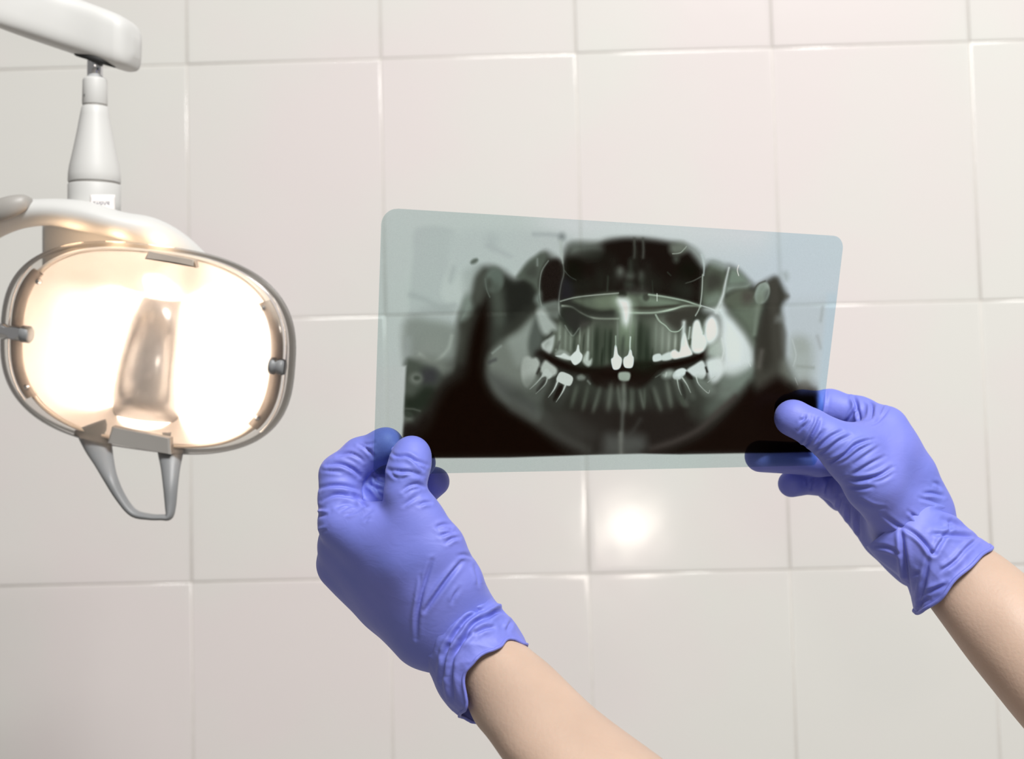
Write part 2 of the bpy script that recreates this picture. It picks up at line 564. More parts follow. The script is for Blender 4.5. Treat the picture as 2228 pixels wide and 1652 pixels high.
    line((150, 160, 148), 2.2, [(1466, 554), (1482, 552), (1492, 543), (1496, 538)], .9)
    ell(80, 1474, 566, 6, 7, 0, 6, .8)
    poly((150, 161, 156), 8, [(1500, 540), (1520, 545), (1535, 570), (1528, 580), (1512, 560)], .8)
    line((92, 96, 88), 2.4, [(1494, 619), (1512, 613), (1528, 604)], .9)
    line(55, 3, [(1455, 595), (1462, 602)], .7)
    for x, y, rx, ry, v, al in [(1270, 625, 22, 18, 40, .6), (1310, 612, 14, 26, 42, .6), (1338, 600, 8, 36, 46, .5), (1388, 580, 6, 40, 44, .5), (1430, 622, 18, 20, 42, .5),
                                (1480, 630, 22, 22, 40, .6), (1412, 600, 8, 26, 48, .5), (1500, 640, 14, 16, 48, .5), (1250, 590, 16, 22, 20, .6), (1500, 590, 20, 18, 20, .6),
                                (1300, 560, 26, 12, 34, .5), (1360, 606, 14, 10, 66, .5), (1385, 640, 26, 8, 90, .6)]:
        ell((v - 2, v + 2, v - 5), x, y, rx, ry, 0, 12, al)
    # hard palate
    poly((88, 97, 83), 6, [(1250, 656), (1300, 648), (1350, 643), (1420, 647), (1480, 658), (1522, 669), (1480, 674), (1430, 680), (1340, 682), (1290, 678)])
    poly((108, 120, 101), 9, [(1300, 652), (1340, 646), (1350, 668), (1320, 676), (1300, 668)], .8)
    poly((116, 132, 114), 8, [(1400, 648), (1470, 658), (1470, 668), (1420, 668)], .8)
    line((46, 48, 42), 14, [(1228, 664), (1252, 668), (1275, 678), (1305, 685), (1338, 683)], .95, soft=.8)
    line((58, 58, 50), 9, [(1376, 673), (1420, 674), (1462, 670), (1505, 667)], .9, soft=.8)
    ell((55, 58, 50), 1408, 650, 7, 8, 0, 4, .8)
    ell((34, 34, 28), 1357, 644, 9, 8, 0, 4)
    line((160, 170, 158), 3, [(1222, 659), (1252, 651), (1290, 646), (1348, 641)], .8)
    line((158, 176, 158), 4, [(1414, 644), (1450, 649), (1490, 657), (1512, 664), (1526, 669)], .9)
    line((150, 160, 146), 4.5, [(1226, 669), (1246, 672), (1264, 683), (1284, 693), (1310, 697), (1348, 697)], .9)
    line((172, 190, 172), 5, [(1372, 684), (1425, 684), (1466, 676), (1492, 669), (1526, 670)], .9)
    line((210, 222, 210), 2, [(1432, 642), (1432, 658)], .8)
    # alveolar bone of the upper jaw
    poly((88, 94, 83), 12, [(1196, 742), (1222, 704), (1262, 722), (1290, 700), (1345, 700), (1440, 690), (1470, 724), (1505, 712), (1545, 700), (1560, 742),
                             (1542, 768), (1470, 778), (1420, 792), (1340, 806), (1240, 786), (1204, 778)])
    poly(44, 5, [(1222, 690), (1230, 675), (1248, 673), (1266, 685), (1288, 699), (1280, 712), (1264, 718), (1255, 734), (1242, 728), (1228, 704)])
    poly((74, 74, 68), 5, [(1266, 700), (1285, 702), (1282, 712), (1264, 718)])
    poly((60, 60, 52), 5, [(1452, 692), (1474, 680), (1500, 672), (1522, 672), (1518, 686), (1506, 692), (1504, 706), (1486, 712), (1476, 720), (1460, 712), (1450, 700)])
    line((160, 178, 160), 2.5, [(1428, 688), (1436, 702), (1450, 712), (1462, 724), (1478, 724), (1488, 714)], .8)
    poly((150, 168, 148), 9, [(1338, 655), (1360, 650), (1380, 658), (1386, 690), (1382, 730), (1366, 750), (1350, 720), (1346, 684)], .7)
    poly((218, 226, 222), 6, [(1346, 656), (1358, 652), (1372, 658), (1375, 680), (1371, 705), (1365, 722), (1358, 704), (1354, 680)])
    poly((120, 138, 112), 8, [(1350, 720), (1380, 716), (1380, 760), (1352, 760)], .7)
    for x, v, ww, y0, y1 in [(1252, 45, 9, 735, 770), (1272, 55, 5, 730, 770), (1300, 46, 14, 712, 800), (1318, 60, 4, 720, 800), (1330, 40, 9, 720, 800), (1394, 42, 15, 700, 808),
                             (1410, 40, 16, 720, 806), (1357, 60, 9, 735, 780), (1312, 40, 7, 760, 806), (1420, 52, 6, 760, 806), (1346, 84, 4, 700, 750)]:
        line(v, ww, [(x + 2, y0), (x, (y0 + y1) / 2), (x - 1, y1)], .85, soft=.9, fade=True)
    for x, v, ww, y0, y1 in [(1219, 138, 7, 708, 768), (1232, 128, 6, 715, 770), (1243, 118, 5, 722, 770), (1263, 128, 4, 712, 756), (1281, 135, 6, 715, 775), (1290, 90, 4, 715, 790),
                             (1321, 82, 4, 715, 800), (1345, 128, 5, 700, 760), (1373, 135, 6, 690, 740), (1385, 108, 4, 700, 780), (1403, 66, 3, 700, 800), (1428, 112, 7, 702, 772),
                             (1442, 128, 7, 712, 772), (1456, 150, 8, 722, 772), (1470, 165, 7, 728, 768)]:
        line((v + 6, v + 16, v + 3), ww * 1.1, [(x + 2, y0), (x, y1)], .85, soft=1, fade=True)
    # posterior upper left: tooth, soft tissue
    poly((82, 88, 82), 6, [(1160, 712), (1172, 690), (1180, 720), (1184, 740), (1176, 770), (1160, 780), (1152, 752)])
    poly((158, 166, 160), 5, [(1170, 682), (1184, 674), (1200, 696), (1213, 712), (1214, 722), (1204, 724), (1196, 732), (1184, 730), (1176, 712)])
    poly((186, 194, 189), 4, [(1181, 752), (1190, 744), (1200, 738), (1209, 734), (1208, 750), (1203, 768), (1197, 774), (1188, 768), (1182, 762)])
    poly((128, 134, 127), 5, [(1186, 752), (1196, 744), (1198, 752), (1190, 760)], .6)
    line((60, 62, 57), 4, [(1193, 738), (1204, 728)], .8)
    line((160, 170, 160), 3, [(1222, 735), (1212, 765)], .5)
    line((58, 58, 52), 7, [(1219, 748), (1214, 760)], .7)
    # gap between the arches
    line((24, 17, 14), 26, [(1176, 775), (1200, 785), (1228, 798), (1262, 808), (1300, 812), (1345, 820), (1400, 817), (1432, 803), (1470, 796), (1508, 786), (1540, 770)], 1, soft=.6)
    poly((26, 19, 16), 5, [(1380, 790), (1420, 790), (1432, 810), (1400, 845), (1350, 850), (1300, 845), (1285, 815), (1320, 800)], .9)
    for x, y, rx, ry, v, al in [(1320, 752, 22, 40, 44, .55), (1404, 752, 22, 44, 44, .6), (1232, 742, 26, 24, 112, .45), (1446, 735, 26, 34, 134, .6), (1362, 750, 14, 26, 84, .5),
                                (1280, 795, 26, 10, 36, .5), (1404, 800, 24, 10, 30, .6)]:
        ell((v - 3, v + 5, v - 6), x, y, rx, ry, 0, 16, al)
    poly((46, 45, 42), 7, [(1224, 690), (1232, 676), (1250, 674), (1268, 686), (1284, 700), (1268, 712), (1258, 728), (1246, 724), (1232, 704)], .85)
    poly((56, 55, 49), 6, [(1454, 694), (1476, 682), (1502, 674), (1520, 674), (1514, 688), (1502, 696), (1490, 708), (1474, 716), (1460, 708)], .8)
    line((140, 150, 140), 3, [(1262, 718), (1250, 734), (1242, 728), (1232, 712)], .5)
    line((165, 182, 165), 2.4, [(1430, 688), (1438, 702), (1450, 712), (1462, 724), (1478, 724), (1488, 712)], .7)
    # crowns and fillings, upper left
    poly((150, 158, 150), 4, [(1210, 775), (1222, 764), (1240, 772), (1246, 786), (1228, 786)], .8)
    poly((200, 208, 203), 2.2, [(1211, 778), (1222, 776), (1230, 772), (1240, 778), (1246, 779), (1246, 787), (1230, 784)])
    poly((208, 216, 212), 1.6, [(1259, 755), (1262, 755), (1264, 768), (1270, 777), (1266, 790), (1254, 798), (1246, 791), (1244, 780), (1250, 772), (1256, 766)])
    poly((172, 182, 173), 4, [(1270, 786), (1277, 772), (1284, 770), (1284, 786), (1290, 784), (1289, 796), (1282, 801), (1273, 795)])
    line((188, 198, 190), 5, [(1281, 770), (1279, 786)], .8)
    # two front crowns
    poly((216, 228, 231), 1.4, [(1340, 756), (1344, 757), (1347, 774), (1355, 784), (1353, 800), (1347, 807), (1337, 807), (1333, 796), (1332, 785), (1337, 779)])
    poly((216, 228, 231), 1.4, [(1372, 765), (1376, 766), (1378, 776), (1381, 782), (1380, 797), (1375, 804), (1362, 803), (1358, 793), (1360, 782), (1368, 776)])
    line((200, 215, 205), 3.4, [(1374, 737), (1373, 752), (1373, 768)], .9)
    line((165, 182, 165), 3, [(1342, 735), (1342, 757)], .8)
    poly((150, 162, 150), 3, [(1349, 814), (1372, 814), (1370, 831), (1350, 830)])
    # right: upper molars and fillings
    poly((200, 210, 206), 2.2, [(1423, 777), (1438, 773), (1442, 786), (1424, 790)])
    poly((198, 208, 203), 3, [(1440, 778), (1460, 769), (1464, 784), (1444, 788)])
    poly((222, 231, 229), 3, [(1461, 770), (1470, 764), (1480, 768), (1485, 742), (1492, 728), (1500, 755), (1507, 768), (1506, 776), (1484, 782), (1466, 784)])
    line((205, 216, 212), 10, [(1490, 705), (1489, 730), (1488, 752)], .85)
    line((190, 204, 196), 5, [(1503, 716), (1500, 740)], .7)
    poly((214, 223, 220), 4, [(1510, 708), (1522, 700), (1530, 722), (1540, 746), (1536, 762), (1524, 772), (1510, 770), (1505, 755)])
    line((228, 235, 233), 6, [(1514, 765), (1530, 764)], .7)
    poly((222, 231, 232), 5, [(1536, 705), (1550, 690), (1562, 700), (1566, 726), (1556, 748), (1542, 752), (1534, 735)])
    line((70, 80, 66), 4, [(1504, 742), (1503, 752)], .9)
    line((140, 155, 142), 4, [(1534, 714), (1532, 730)], .7)
    # right ramus
    poly((198, 209, 207), 10, [(1535, 676), (1560, 668), (1574, 656), (1585, 680), (1606, 706), (1628, 735), (1640, 762), (1640, 800), (1616, 822), (1586, 826), (1566, 810),
                               (1572, 780), (1566, 752), (1568, 715), (1560, 690)])
    poly((214, 225, 229), 10, [(1582, 705), (1602, 720), (1616, 750), (1612, 790), (1586, 795), (1576, 760)], .8)
    poly((160, 174, 164), 8, [(1544, 755), (1566, 744), (1574, 766), (1566, 786), (1540, 776)], .9)
    line((205, 215, 212), 5, [(1572, 740), (1576, 765), (1572, 785)], .6)
    poly((112, 124, 114), 14, [(1566, 825), (1600, 818), (1640, 806), (1628, 842), (1606, 862), (1576, 886), (1548, 905), (1536, 890), (1556, 858)])
    poly((64, 68, 61), 10, [(1500, 865), (1540, 862), (1575, 872), (1560, 898), (1535, 922), (1500, 905)], .6)
    line((200, 210, 206), 3, [(1630, 790), (1634, 800)], .5)
    # right lower molars
    poly((206, 216, 214), 5, [(1538, 790), (1554, 782), (1572, 784), (1576, 810), (1564, 832), (1548, 838), (1540, 814)])
    poly((200, 209, 206), 3.5, [(1496, 808), (1512, 797), (1528, 788), (1535, 796), (1538, 815), (1530, 828), (1514, 824), (1503, 816)])
    poly((128, 140, 130), 7, [(1514, 826), (1532, 826), (1552, 838), (1556, 856), (1536, 862), (1520, 846)], .8)
    poly((205, 215, 213), 2.5, [(1465, 818), (1474, 808), (1488, 804), (1496, 811), (1488, 822), (1480, 829), (1468, 828)])
    poly((150, 160, 152), 5, [(1442, 818), (1456, 808), (1468, 812), (1462, 824), (1448, 826)])
    line((182, 191, 184), 4, [(1452, 814), (1450, 822)], .7)
    line((92, 98, 90), 2.5, [(1428, 824), (1438, 818), (1446, 814)], .8)
    poly((30, 26, 22), 3, [(1494, 812), (1504, 820), (1508, 828), (1496, 826)])
    poly((100, 106, 98), 6, [(1466, 828), (1482, 832), (1492, 858), (1498, 884), (1484, 880), (1472, 850)], .7)
    poly((106, 113, 104), 6, [(1484, 828), (1496, 826), (1508, 846), (1514, 866), (1502, 866)], .7)
    poly((38, 37, 33), 4, [(1482, 834), (1488, 840), (1494, 862), (1490, 872), (1484, 854)], .8)
    line((172, 182, 173), 3.6, [(1475, 828), (1478, 846), (1484, 862)], .95, w1=1.5)
    line((185, 195, 187), 4, [(1486, 825), (1496, 840), (1504, 857)], .95, w1=2)
    line((192, 202, 195), 3.2, [(1516, 822), (1520, 836), (1530, 848), (1542, 858), (1545, 852)], .95, w1=1.5)
    line((185, 195, 187), 1.6, [(1541, 835), (1557, 822)], .8)
    line((34, 33, 29), 5, [(1537, 803), (1540, 812)], .9)
    # lower roots across the front
    for x0, y0, x1, y1, v, ww in [(1258, 842, 1245, 888, 74, 11), (1282, 842, 1270, 895, 72, 10), (1308, 846, 1292, 900, 84, 10), (1332, 840, 1325, 895, 92, 12), (1346, 842, 1352, 892, 92, 9),
                                  (1359, 834, 1360, 896, 118, 12), (1376, 850, 1376, 900, 84, 13), (1394, 852, 1403, 892, 92, 8), (1404, 850, 1404, 885, 78, 7), (1424, 845, 1440, 895, 86, 11),
                                  (1452, 830, 1462, 888, 92, 12), (1480, 865, 1492, 885, 60, 8)]:
        line((v + 10, v + 16, v + 6), ww * 1.15, [(x0, y0), ((x0 + x1) / 2, (y0 + y1) / 2), (x1, y1)], .95, soft=1, fade=True)
    for x0, y0, x1, y1 in [(1368, 842, 1370, 880), (1386, 850, 1388, 890), (1416, 850, 1424, 885), (1316, 850, 1308, 895)]:
        line((34, 32, 28), 6, [(x0, y0), (x1, y1)], .7, fade=True)
    # lower left molars
    poly((52, 53, 49), 7, [(1168, 770), (1184, 780), (1190, 792), (1178, 806), (1172, 792)], .7)
    poly((166, 173, 166), 4.4, [(1137, 796), (1142, 782), (1152, 779), (1160, 783), (1170, 782), (1177, 794), (1172, 808), (1164, 826), (1150, 846), (1140, 836), (1136, 815)])
    poly((112, 117, 110), 8, [(1140, 830), (1166, 820), (1160, 850), (1146, 858)], .6)
    poly((94, 98, 92), 6, [(1180, 824), (1200, 826), (1192, 850), (1172, 872), (1154, 862), (1166, 840)], .7)
    poly((44, 42, 39), 4, [(1184, 832), (1190, 832), (1182, 848), (1172, 856), (1170, 850)], .8)
    poly((70, 72, 67), 6, [(1212, 842), (1240, 844), (1236, 870), (1220, 892), (1196, 884)], .6)
    poly((26, 20, 17), 3.5, [(1219, 842), (1228, 846), (1220, 864), (1208, 876), (1206, 868)], .9)
    poly((172, 179, 172), 4.4, [(1178, 806), (1188, 788), (1200, 794), (1214, 806), (1212, 818), (1198, 824), (1184, 818)])
    poly((178, 186, 180), 2.5, [(1182, 818), (1190, 806), (1200, 812), (1204, 820), (1196, 828), (1190, 822), (1182, 824)])
    line((170, 178, 171), 4, [(1184, 820), (1170, 836), (1155, 850)], .9, w1=1.5)
    line((165, 173, 166), 4, [(1194, 824), (1188, 840), (1168, 860)], .9, w1=1.3)
    line((40, 38, 34), 5, [(1176, 806), (1171, 816)], .7)
    poly((194, 201, 195), 1.6, [(1213, 829), (1214, 824), (1220, 814), (1229, 813), (1246, 821), (1249, 830), (1243, 842), (1232, 841), (1221, 836), (1214, 832)])
    line((192, 200, 194), 7, [(1216, 832), (1208, 850), (1195, 868)], 1, soft=.7, w1=1.2)
    line((192, 200, 194), 7, [(1233, 840), (1226, 856), (1212, 878)], 1, soft=.7, w1=1.2)
    poly((112, 119, 111), 4, [(1258, 822), (1268, 818), (1276, 824), (1272, 830), (1260, 830)])
    line((118, 124, 117), 5, [(1281, 832), (1286, 838)], .7)
    for x, y, rx, ry, v, al in [(1150, 860, 40, 16, 62, .5), (1210, 885, 40, 14, 48, .5), (1120, 800, 36, 40, 110, .25), (1585, 760, 40, 60, 205, .3), (1560, 850, 36, 20, 92, .45),
                                (1500, 860, 26, 16, 62, .5), (1340, 866, 40, 24, 66, .45), (1395, 868, 30, 20, 60, .4), (1276, 868, 30, 22, 54, .4), (1445, 866, 24, 24, 66, .4)]:
        ell((v - 2, v + 2, v - 5), x, y, rx, ry, 0, 16, al)
    # mandible body, chin and spine shadow
    poly((44, 42, 38), 16, [(1190, 880), (1240, 905), (1330, 905), (1330, 985), (1270, 985), (1215, 945)], .6)
    line((72, 73, 68), 22, [(1120, 888), (1180, 925), (1230, 955), (1280, 980)], .55)
    line((66, 61, 57), 17, [(1420, 978), (1470, 962), (1520, 938), (1560, 902), (1600, 868)], .8)
    poly((82, 84, 80), 12, [(1318, 950), (1345, 946), (1400, 950), (1404, 978), (1370, 990), (1320, 988)], .85)
    line((98, 102, 96), 10, [(1358, 880), (1356, 915), (1354, 960)], .55)
    line((108, 110, 104), 11, [(1352, 945), (1353, 990)], .7)
    line((66, 66, 62), 12, [(1395, 915), (1375, 945)], .4)
    # right sinus, coronoid, condyle, neck
    poly((84, 93, 80), 6, [(1535, 604), (1548, 576), (1562, 574), (1578, 584), (1582, 606), (1576, 640), (1562, 666), (1532, 664), (1530, 632)])
    poly((54, 54, 48), 9, [(1536, 606), (1552, 594), (1570, 600), (1574, 620), (1560, 632), (1540, 634)], .8)
    poly((128, 142, 130), 8, [(1540, 652), (1562, 640), (1572, 650), (1560, 670), (1538, 668)], .6)
    poly((150, 162, 158), 6, [(1538, 570), (1560, 566), (1586, 578), (1580, 590), (1556, 582)], .6)
    line((176, 189, 186), 7, [(1530, 556), (1534, 580), (1533, 602)], .8, w1=3)
    line((165, 176, 166), 3, [(1531, 600), (1529, 640), (1524, 672), (1515, 690)], .9)
    line((196, 206, 202), 5, [(1588, 585), (1580, 620), (1574, 648), (1560, 682)], .9, w1=10)
    line((190, 200, 196), 3, [(1527, 668), (1552, 676), (1566, 686)], .8)
    poly((118, 134, 120), 6, [(1588, 600), (1594, 588), (1608, 592), (1622, 606), (1626, 616), (1606, 622), (1586, 620)], .9)
    poly((140, 155, 143), 6, [(1584, 624), (1612, 622), (1634, 618), (1626, 632), (1600, 634), (1582, 640)], .8)
    poly((86, 93, 80), 6, [(1578, 656), (1592, 640), (1612, 632), (1632, 634), (1642, 640), (1640, 664), (1624, 678), (1600, 676), (1584, 668)])
    poly((72, 68, 62), 8, [(1618, 640), (1640, 640), (1638, 664), (1620, 672)], .8)
    poly((96, 107, 93), 12, [(1594, 678), (1636, 664), (1652, 668), (1648, 700), (1640, 735), (1642, 752), (1626, 726), (1606, 700)])
    poly((64, 64, 57), 6, [(1674, 616), (1690, 608), (1696, 620), (1704, 640), (1716, 648), (1700, 660), (1696, 680), (1704, 706), (1712, 734), (1708, 790), (1720, 825),
                           (1700, 850), (1650, 850), (1644, 790), (1650, 740), (1660, 700), (1672, 672), (1676, 640)])
    poly((50, 49, 43), 8, [(1664, 690), (1674, 680), (1678, 740), (1680, 790), (1664, 810), (1650, 780), (1652, 735)], .8)
    poly((116, 122, 118), 6, [(1690, 690), (1704, 688), (1706, 702), (1688, 704)], .6)
    line((102, 100, 94), 14, [(1658, 768), (1652, 800)], .5)
    line((108, 116, 106), 3, [(1641, 650), (1650, 632), (1662, 618)], .4)
    ell((140, 154, 144), 1660, 640, 15, 25, 18, 3.5)
    ell((122, 136, 124), 1657, 640, 10, 19, 18, 6)
    ell((86, 94, 86), 1668, 646, 5, 14, 18, 5, .8)
    line((112, 124, 110), 22, [(1654, 655), (1647, 690), (1642, 730)], .85, w1=12)
    line((66, 68, 60), 4, [(1642, 632), (1652, 620), (1666, 614)], .7)
    line((240, 244, 240), 1.6, [(1609, 579), (1606, 590), (1609, 602)], .95)
    poly((140, 152, 148), 7, [(1704, 598), (1712, 594), (1716, 606), (1710, 612)], .6)
    # right end: mottled bone, then black
    poly((176, 188, 190), 14, [(1716, 660), (1780, 655), (1800, 660), (1792, 760), (1776, 845), (1745, 840), (1718, 800), (1710, 730)], .8)
    poly((152, 162, 155), 12, [(1722, 740), (1750, 735), (1768, 760), (1764, 830), (1742, 842), (1718, 800)], .75)
    poly((150, 160, 153), 8, [(1728, 745), (1750, 742), (1756, 764), (1738, 772)], .6)
    line((178, 189, 186), 4, [(1724, 742), (1732, 775), (1726, 800)], .6)
    line((186, 196, 192), 2, [(1730, 825), (1736, 840)], .7)
    line((150, 160, 158), 10, [(1790, 672), (1786, 700)], .5)
    line((150, 158, 156), 10, [(1778, 735), (1786, 760)], .5)
    line((138, 147, 140), 8, [(1735, 800), (1770, 803)], .5)
    poly((108, 114, 106), 10, [(1700, 790), (1716, 790), (1730, 830), (1716, 836), (1700, 820)], .7)
    poly((120, 124, 116), 6, [(1738, 838), (1756, 834), (1764, 850), (1740, 860)], .8)
    poly((70, 66, 62), 16, [(1740, 840), (1772, 846), (1770, 880), (1745, 880)], .7)
    poly((25, 18, 15), 12, [(1650, 850), (1690, 826), (1716, 838), (1745, 858), (1778, 858), (1774, 900), (1768, 990), (1640, 990), (1410, 992), (1470, 976), (1540, 938),
                            (1600, 880), (1632, 840)])
    # sharp lower edge of the exposure and clear margins
    cl = (181, 189, 185)
    poly(cl, 2.5, [(800, 998), (900, 997.5), (1000, 997), (1110, 996), (1200, 993), (1290, 990), (1400, 987.5), (1480, 989), (1600, 987), (1700, 985.5), (1800, 984), (1800, 1060), (800, 1060)], 1, False)
    poly(cl, 4, [(790, 800), (884, 800), (881, 860), (877, 940), (873, 1010), (790, 1040)], 1, False)
    poly((176, 193, 199), 6, [(1786, 800), (1800, 640), (1840, 640), (1830, 1020), (1768, 1020)], 1, False)
    # film grain
    g = rng.normal(0, 1, (NV, NU, 1)).astype(np.float32)
    IMG[:] = np.clip(IMG + g * 1.4 * (IMG / 200 + 0.15), 0, 255)


paint()


def lin(c):
    c = np.asarray(c, float) / 255
    return np.where(c <= 0.04045, c / 12.92, ((c + 0.055) / 1.055) ** 2.4)


BACK = lin((223, 217, 211))                      # a sheet this clear would let the pale wall through unchanged
TRANS = np.clip(lin(IMG) / BACK - 0.004, 0.0, 1.0)

rad = np.array([0.0095, 0.0080])                 # corner radii: top left, top right (m)
FWm, FHm = 0.300, 0.148


def film_pt(U, V, off=0.0):
    U, V = U[..., None], V[..., None]
    P = (FC[0] * (1 - U) + FC[1] * U) * (1 - V) + (FC[3] * (1 - U) + FC[2] * U) * V
    P = P + np.array([0, 0, 1.0]) * (-0.0022 * np.sin(np.pi * U) * (0.3 + V) + off)
    return P


def film_grid(nu, nv):
    u = np.linspace(0, 1, nu)
    v = np.linspace(0, 1, nv)
    U, V = np.meshgrid(u, v)
    y = V * FHm

    def inset(r):
        k = np.clip(r - y, 0, r)
        return (r - np.sqrt(np.maximum(r * r - k * k, 0))) / FWm
    rb = 0.004
    yb = (1 - V) * FHm
    kb = np.clip(rb - yb, 0, rb)
    ib = (rb - np.sqrt(np.maximum(rb * rb - kb * kb, 0))) / FWm
    a = inset(rad[0]) + ib
    b = 1 - inset(rad[1]) - ib
    return a + (b - a) * U, V


U, V = film_grid(NU, NV)
fi = np.clip(U * (NU - 1), 0, NU - 1.001)
i0 = fi.astype(int)
ft = (fi - i0)[..., None]
rows = np.arange(NV)[:, None]
colr = TRANS[rows, i0] * (1 - ft) + TRANS[rows, i0 + 1] * ft
PF = c2w(film_pt(U, V)).reshape(-1, 3)
nf = len(PF)
U2, V2 = film_grid(60, 30)
PB = c2w(film_pt(U2, V2, 0.00018)).reshape(-1, 3)
faces = np.vstack([grid_faces(NV, NU), grid_faces(30, 60)[:, ::-1] + nf])


def film_material():
    m = bpy.data.materials.new('xray_emulsion')
    m.use_nodes = True
    nt = m.node_tree
    nt.nodes.clear()
    out = nt.nodes.new('ShaderNodeOutputMaterial')
    at = nt.nodes.new('ShaderNodeAttribute')
    at.attribute_name = 'film_tone'
    tr = nt.nodes.new('ShaderNodeBsdfTransparent')
    nt.links.new(at.outputs['Color'], tr.inputs['Color'])
    gl = nt.nodes.new('ShaderNodeBsdfGlossy')
    gl.inputs['Roughness'].default_value = 0.28
    gl.inputs['Color'].default_value = (1.0, 0.72, 0.55, 1)
    mx = nt.nodes.new('ShaderNodeMixShader')
    mx.inputs[0].default_value = 0.005
    nt.links.new(tr.outputs[0], mx.inputs[1])
    nt.links.new(gl.outputs[0], mx.inputs[2])
    nt.links.new(mx.outputs[0], out.inputs['Surface'])
    return m


film = obj('xray_film', np.vstack([PF, PB]), faces, film_material(), origin=W(1300, 1022, 0.85))
at = film.data.attributes.new('film_tone', 'FLOAT_COLOR', 'POINT')
cc = np.ones((nf + len(PB), 4), np.float32)
cc[:nf, :3] = colr.reshape(-1, 3)
at.data.foreach_set('color', cc.ravel())
tag(film, 'panoramic dental x-ray film of a jaw held up by two gloved hands', 'x-ray film')

# ------------------------------------------------------------------ gloved hands
def round_cone(P, a, b, r1, r2):
    ba = (b - a).astype(np.float32)
    l2 = float(ba @ ba)
    rr = r1 - r2
    a2 = max(l2 - rr * rr, 1e-12)
    il2 = 1.0 / l2
    pa = P - a.astype(np.float32)
    y = pa @ ba
    z = y - l2
    q = pa * l2 - y[..., None] * ba
    x2 = np.einsum('...i,...i->...', q, q)
    y2 = y * y * l2
    z2 = z * z * l2
    k = np.sign(rr) * rr * rr * x2
    d = (np.sqrt(x2 * a2 * il2) + y * rr) * il2 - r1
    m1 = np.sign(z) * a2 * z2 > k
    d = np.where(m1, np.sqrt(x2 + z2) * il2 - r2, d)
    m2 = (~m1) & (np.sign(y) * a2 * y2 < k)
    return np.where(m2, np.sqrt(x2 + y2) * il2 - r1, d)


def smin(a, b, k):
    h = np.clip(0.5 + 0.5 * (b - a) / k, 0, 1)
    return b + (a - b) * h - k * h * (1 - h)


def surface_nets(D, org, h):
    ins = D < 0
    nx, ny, nz = D.shape
    cnt = np.zeros((nx - 1, ny - 1, nz - 1), np.int8)
    corners = [(i, j, k) for i in (0, 1) for j in (0, 1) for k in (0, 1)]
    for i, j, k in corners:
        cnt += ins[i:nx - 1 + i, j:ny - 1 + j, k:nz - 1 + k]
    act = (cnt > 0) & (cnt < 8)
    I, J, K = np.nonzero(act)
    idx = np.full(act.shape, -1, np.int64)
    idx[I, J, K] = np.arange(len(I))
    acc = np.zeros((len(I), 3))
    num = np.zeros(len(I))
    for c in corners:
        for ax in range(3):
            if c[ax]: continue
            c2 = list(c); c2[ax] = 1
            d1 = D[I + c[0], J + c[1], K + c[2]]
            d2 = D[I + c2[0], J + c2[1], K + c2[2]]
            m = (d1 < 0) != (d2 < 0)
            t = np.where(m, d1 / np.where(m, d1 - d2, 1), 0)
            p = np.tile(np.array(c, float), (len(I), 1))
            p[:, ax] += t
            acc[m] += p[m]
            num[m] += 1
    V = (acc / num[:, None] + np.c_[I, J, K]) * h + org
    faces = []
    for ax in range(3):
        b, c = (ax + 1) % 3, (ax + 2) % 3
        s1 = [slice(None)] * 3; s2 = [slice(None)] * 3
        s1[ax] = slice(0, -1); s2[ax] = slice(1, None)
        A, B = ins[tuple(s1)], ins[tuple(s2)]
        E = np.array(np.nonzero(A != B))
        ok = (E[b] > 0) & (E[c] > 0) & (E[b] < D.shape[b] - 1) & (E[c] < D.shape[c] - 1)
        E = E[:, ok]
        lo = A[tuple(E)]

        def cell(db, dc):
            q = E.copy(); q[b] += db; q[c] += dc
            return idx[tuple(q)]
        Q = np.stack([cell(-1, -1), cell(0, -1), cell(0, 0), cell(-1, 0)], -1)
        Q[~lo] = Q[~lo][:, ::-1]
        faces.append(Q)
    return V, np.vstack(faces)


def vnormals(V, Fq):
    a, b, c, d = (V[Fq[:, i]] for i in range(4))
    n = np.cross(c - a, d - b)
    N = np.zeros_like(V)
    for i in range(4):
        for k in range(3):
            N[:, k] += np.bincount(Fq[:, i], n[:, k], len(V))
    return N / np.maximum(np.linalg.norm(N, axis=1, keepdims=True), 1e-12)


def relax(V, Fq, it, lam=0.5):
    for _ in range(it):
        S = np.zeros_like(V); n = np.zeros(len(V))
        for i in range(4):
            p, q = Fq[:, i], Fq[:, (i + 1) % 4]
            for k in range(3):
                S[:, k] += np.bincount(p, V[q, k], len(V))
                S[:, k] += np.bincount(q, V[p, k], len(V))
            n += np.bincount(p, minlength=len(V)) + np.bincount(q, minlength=len(V))
        V = V + lam * (S / n[:, None] - V)
    return V


def pc(t):                                        # (px, py, depth, radius px) -> centre, radius in metres
    return up(t[0], t[1], t[2]), t[3] / F * t[2]


def chain(P, pts, k=0.002):
    D = None
    for s, e_ in zip(pts[:-1], pts[1:]):
        (a, ra), (b, rb) = pc(s), pc(e_)
        d = round_cone(P, a, b, ra, rb)
        D = d if D is None else smin(D, d, k)
    return D


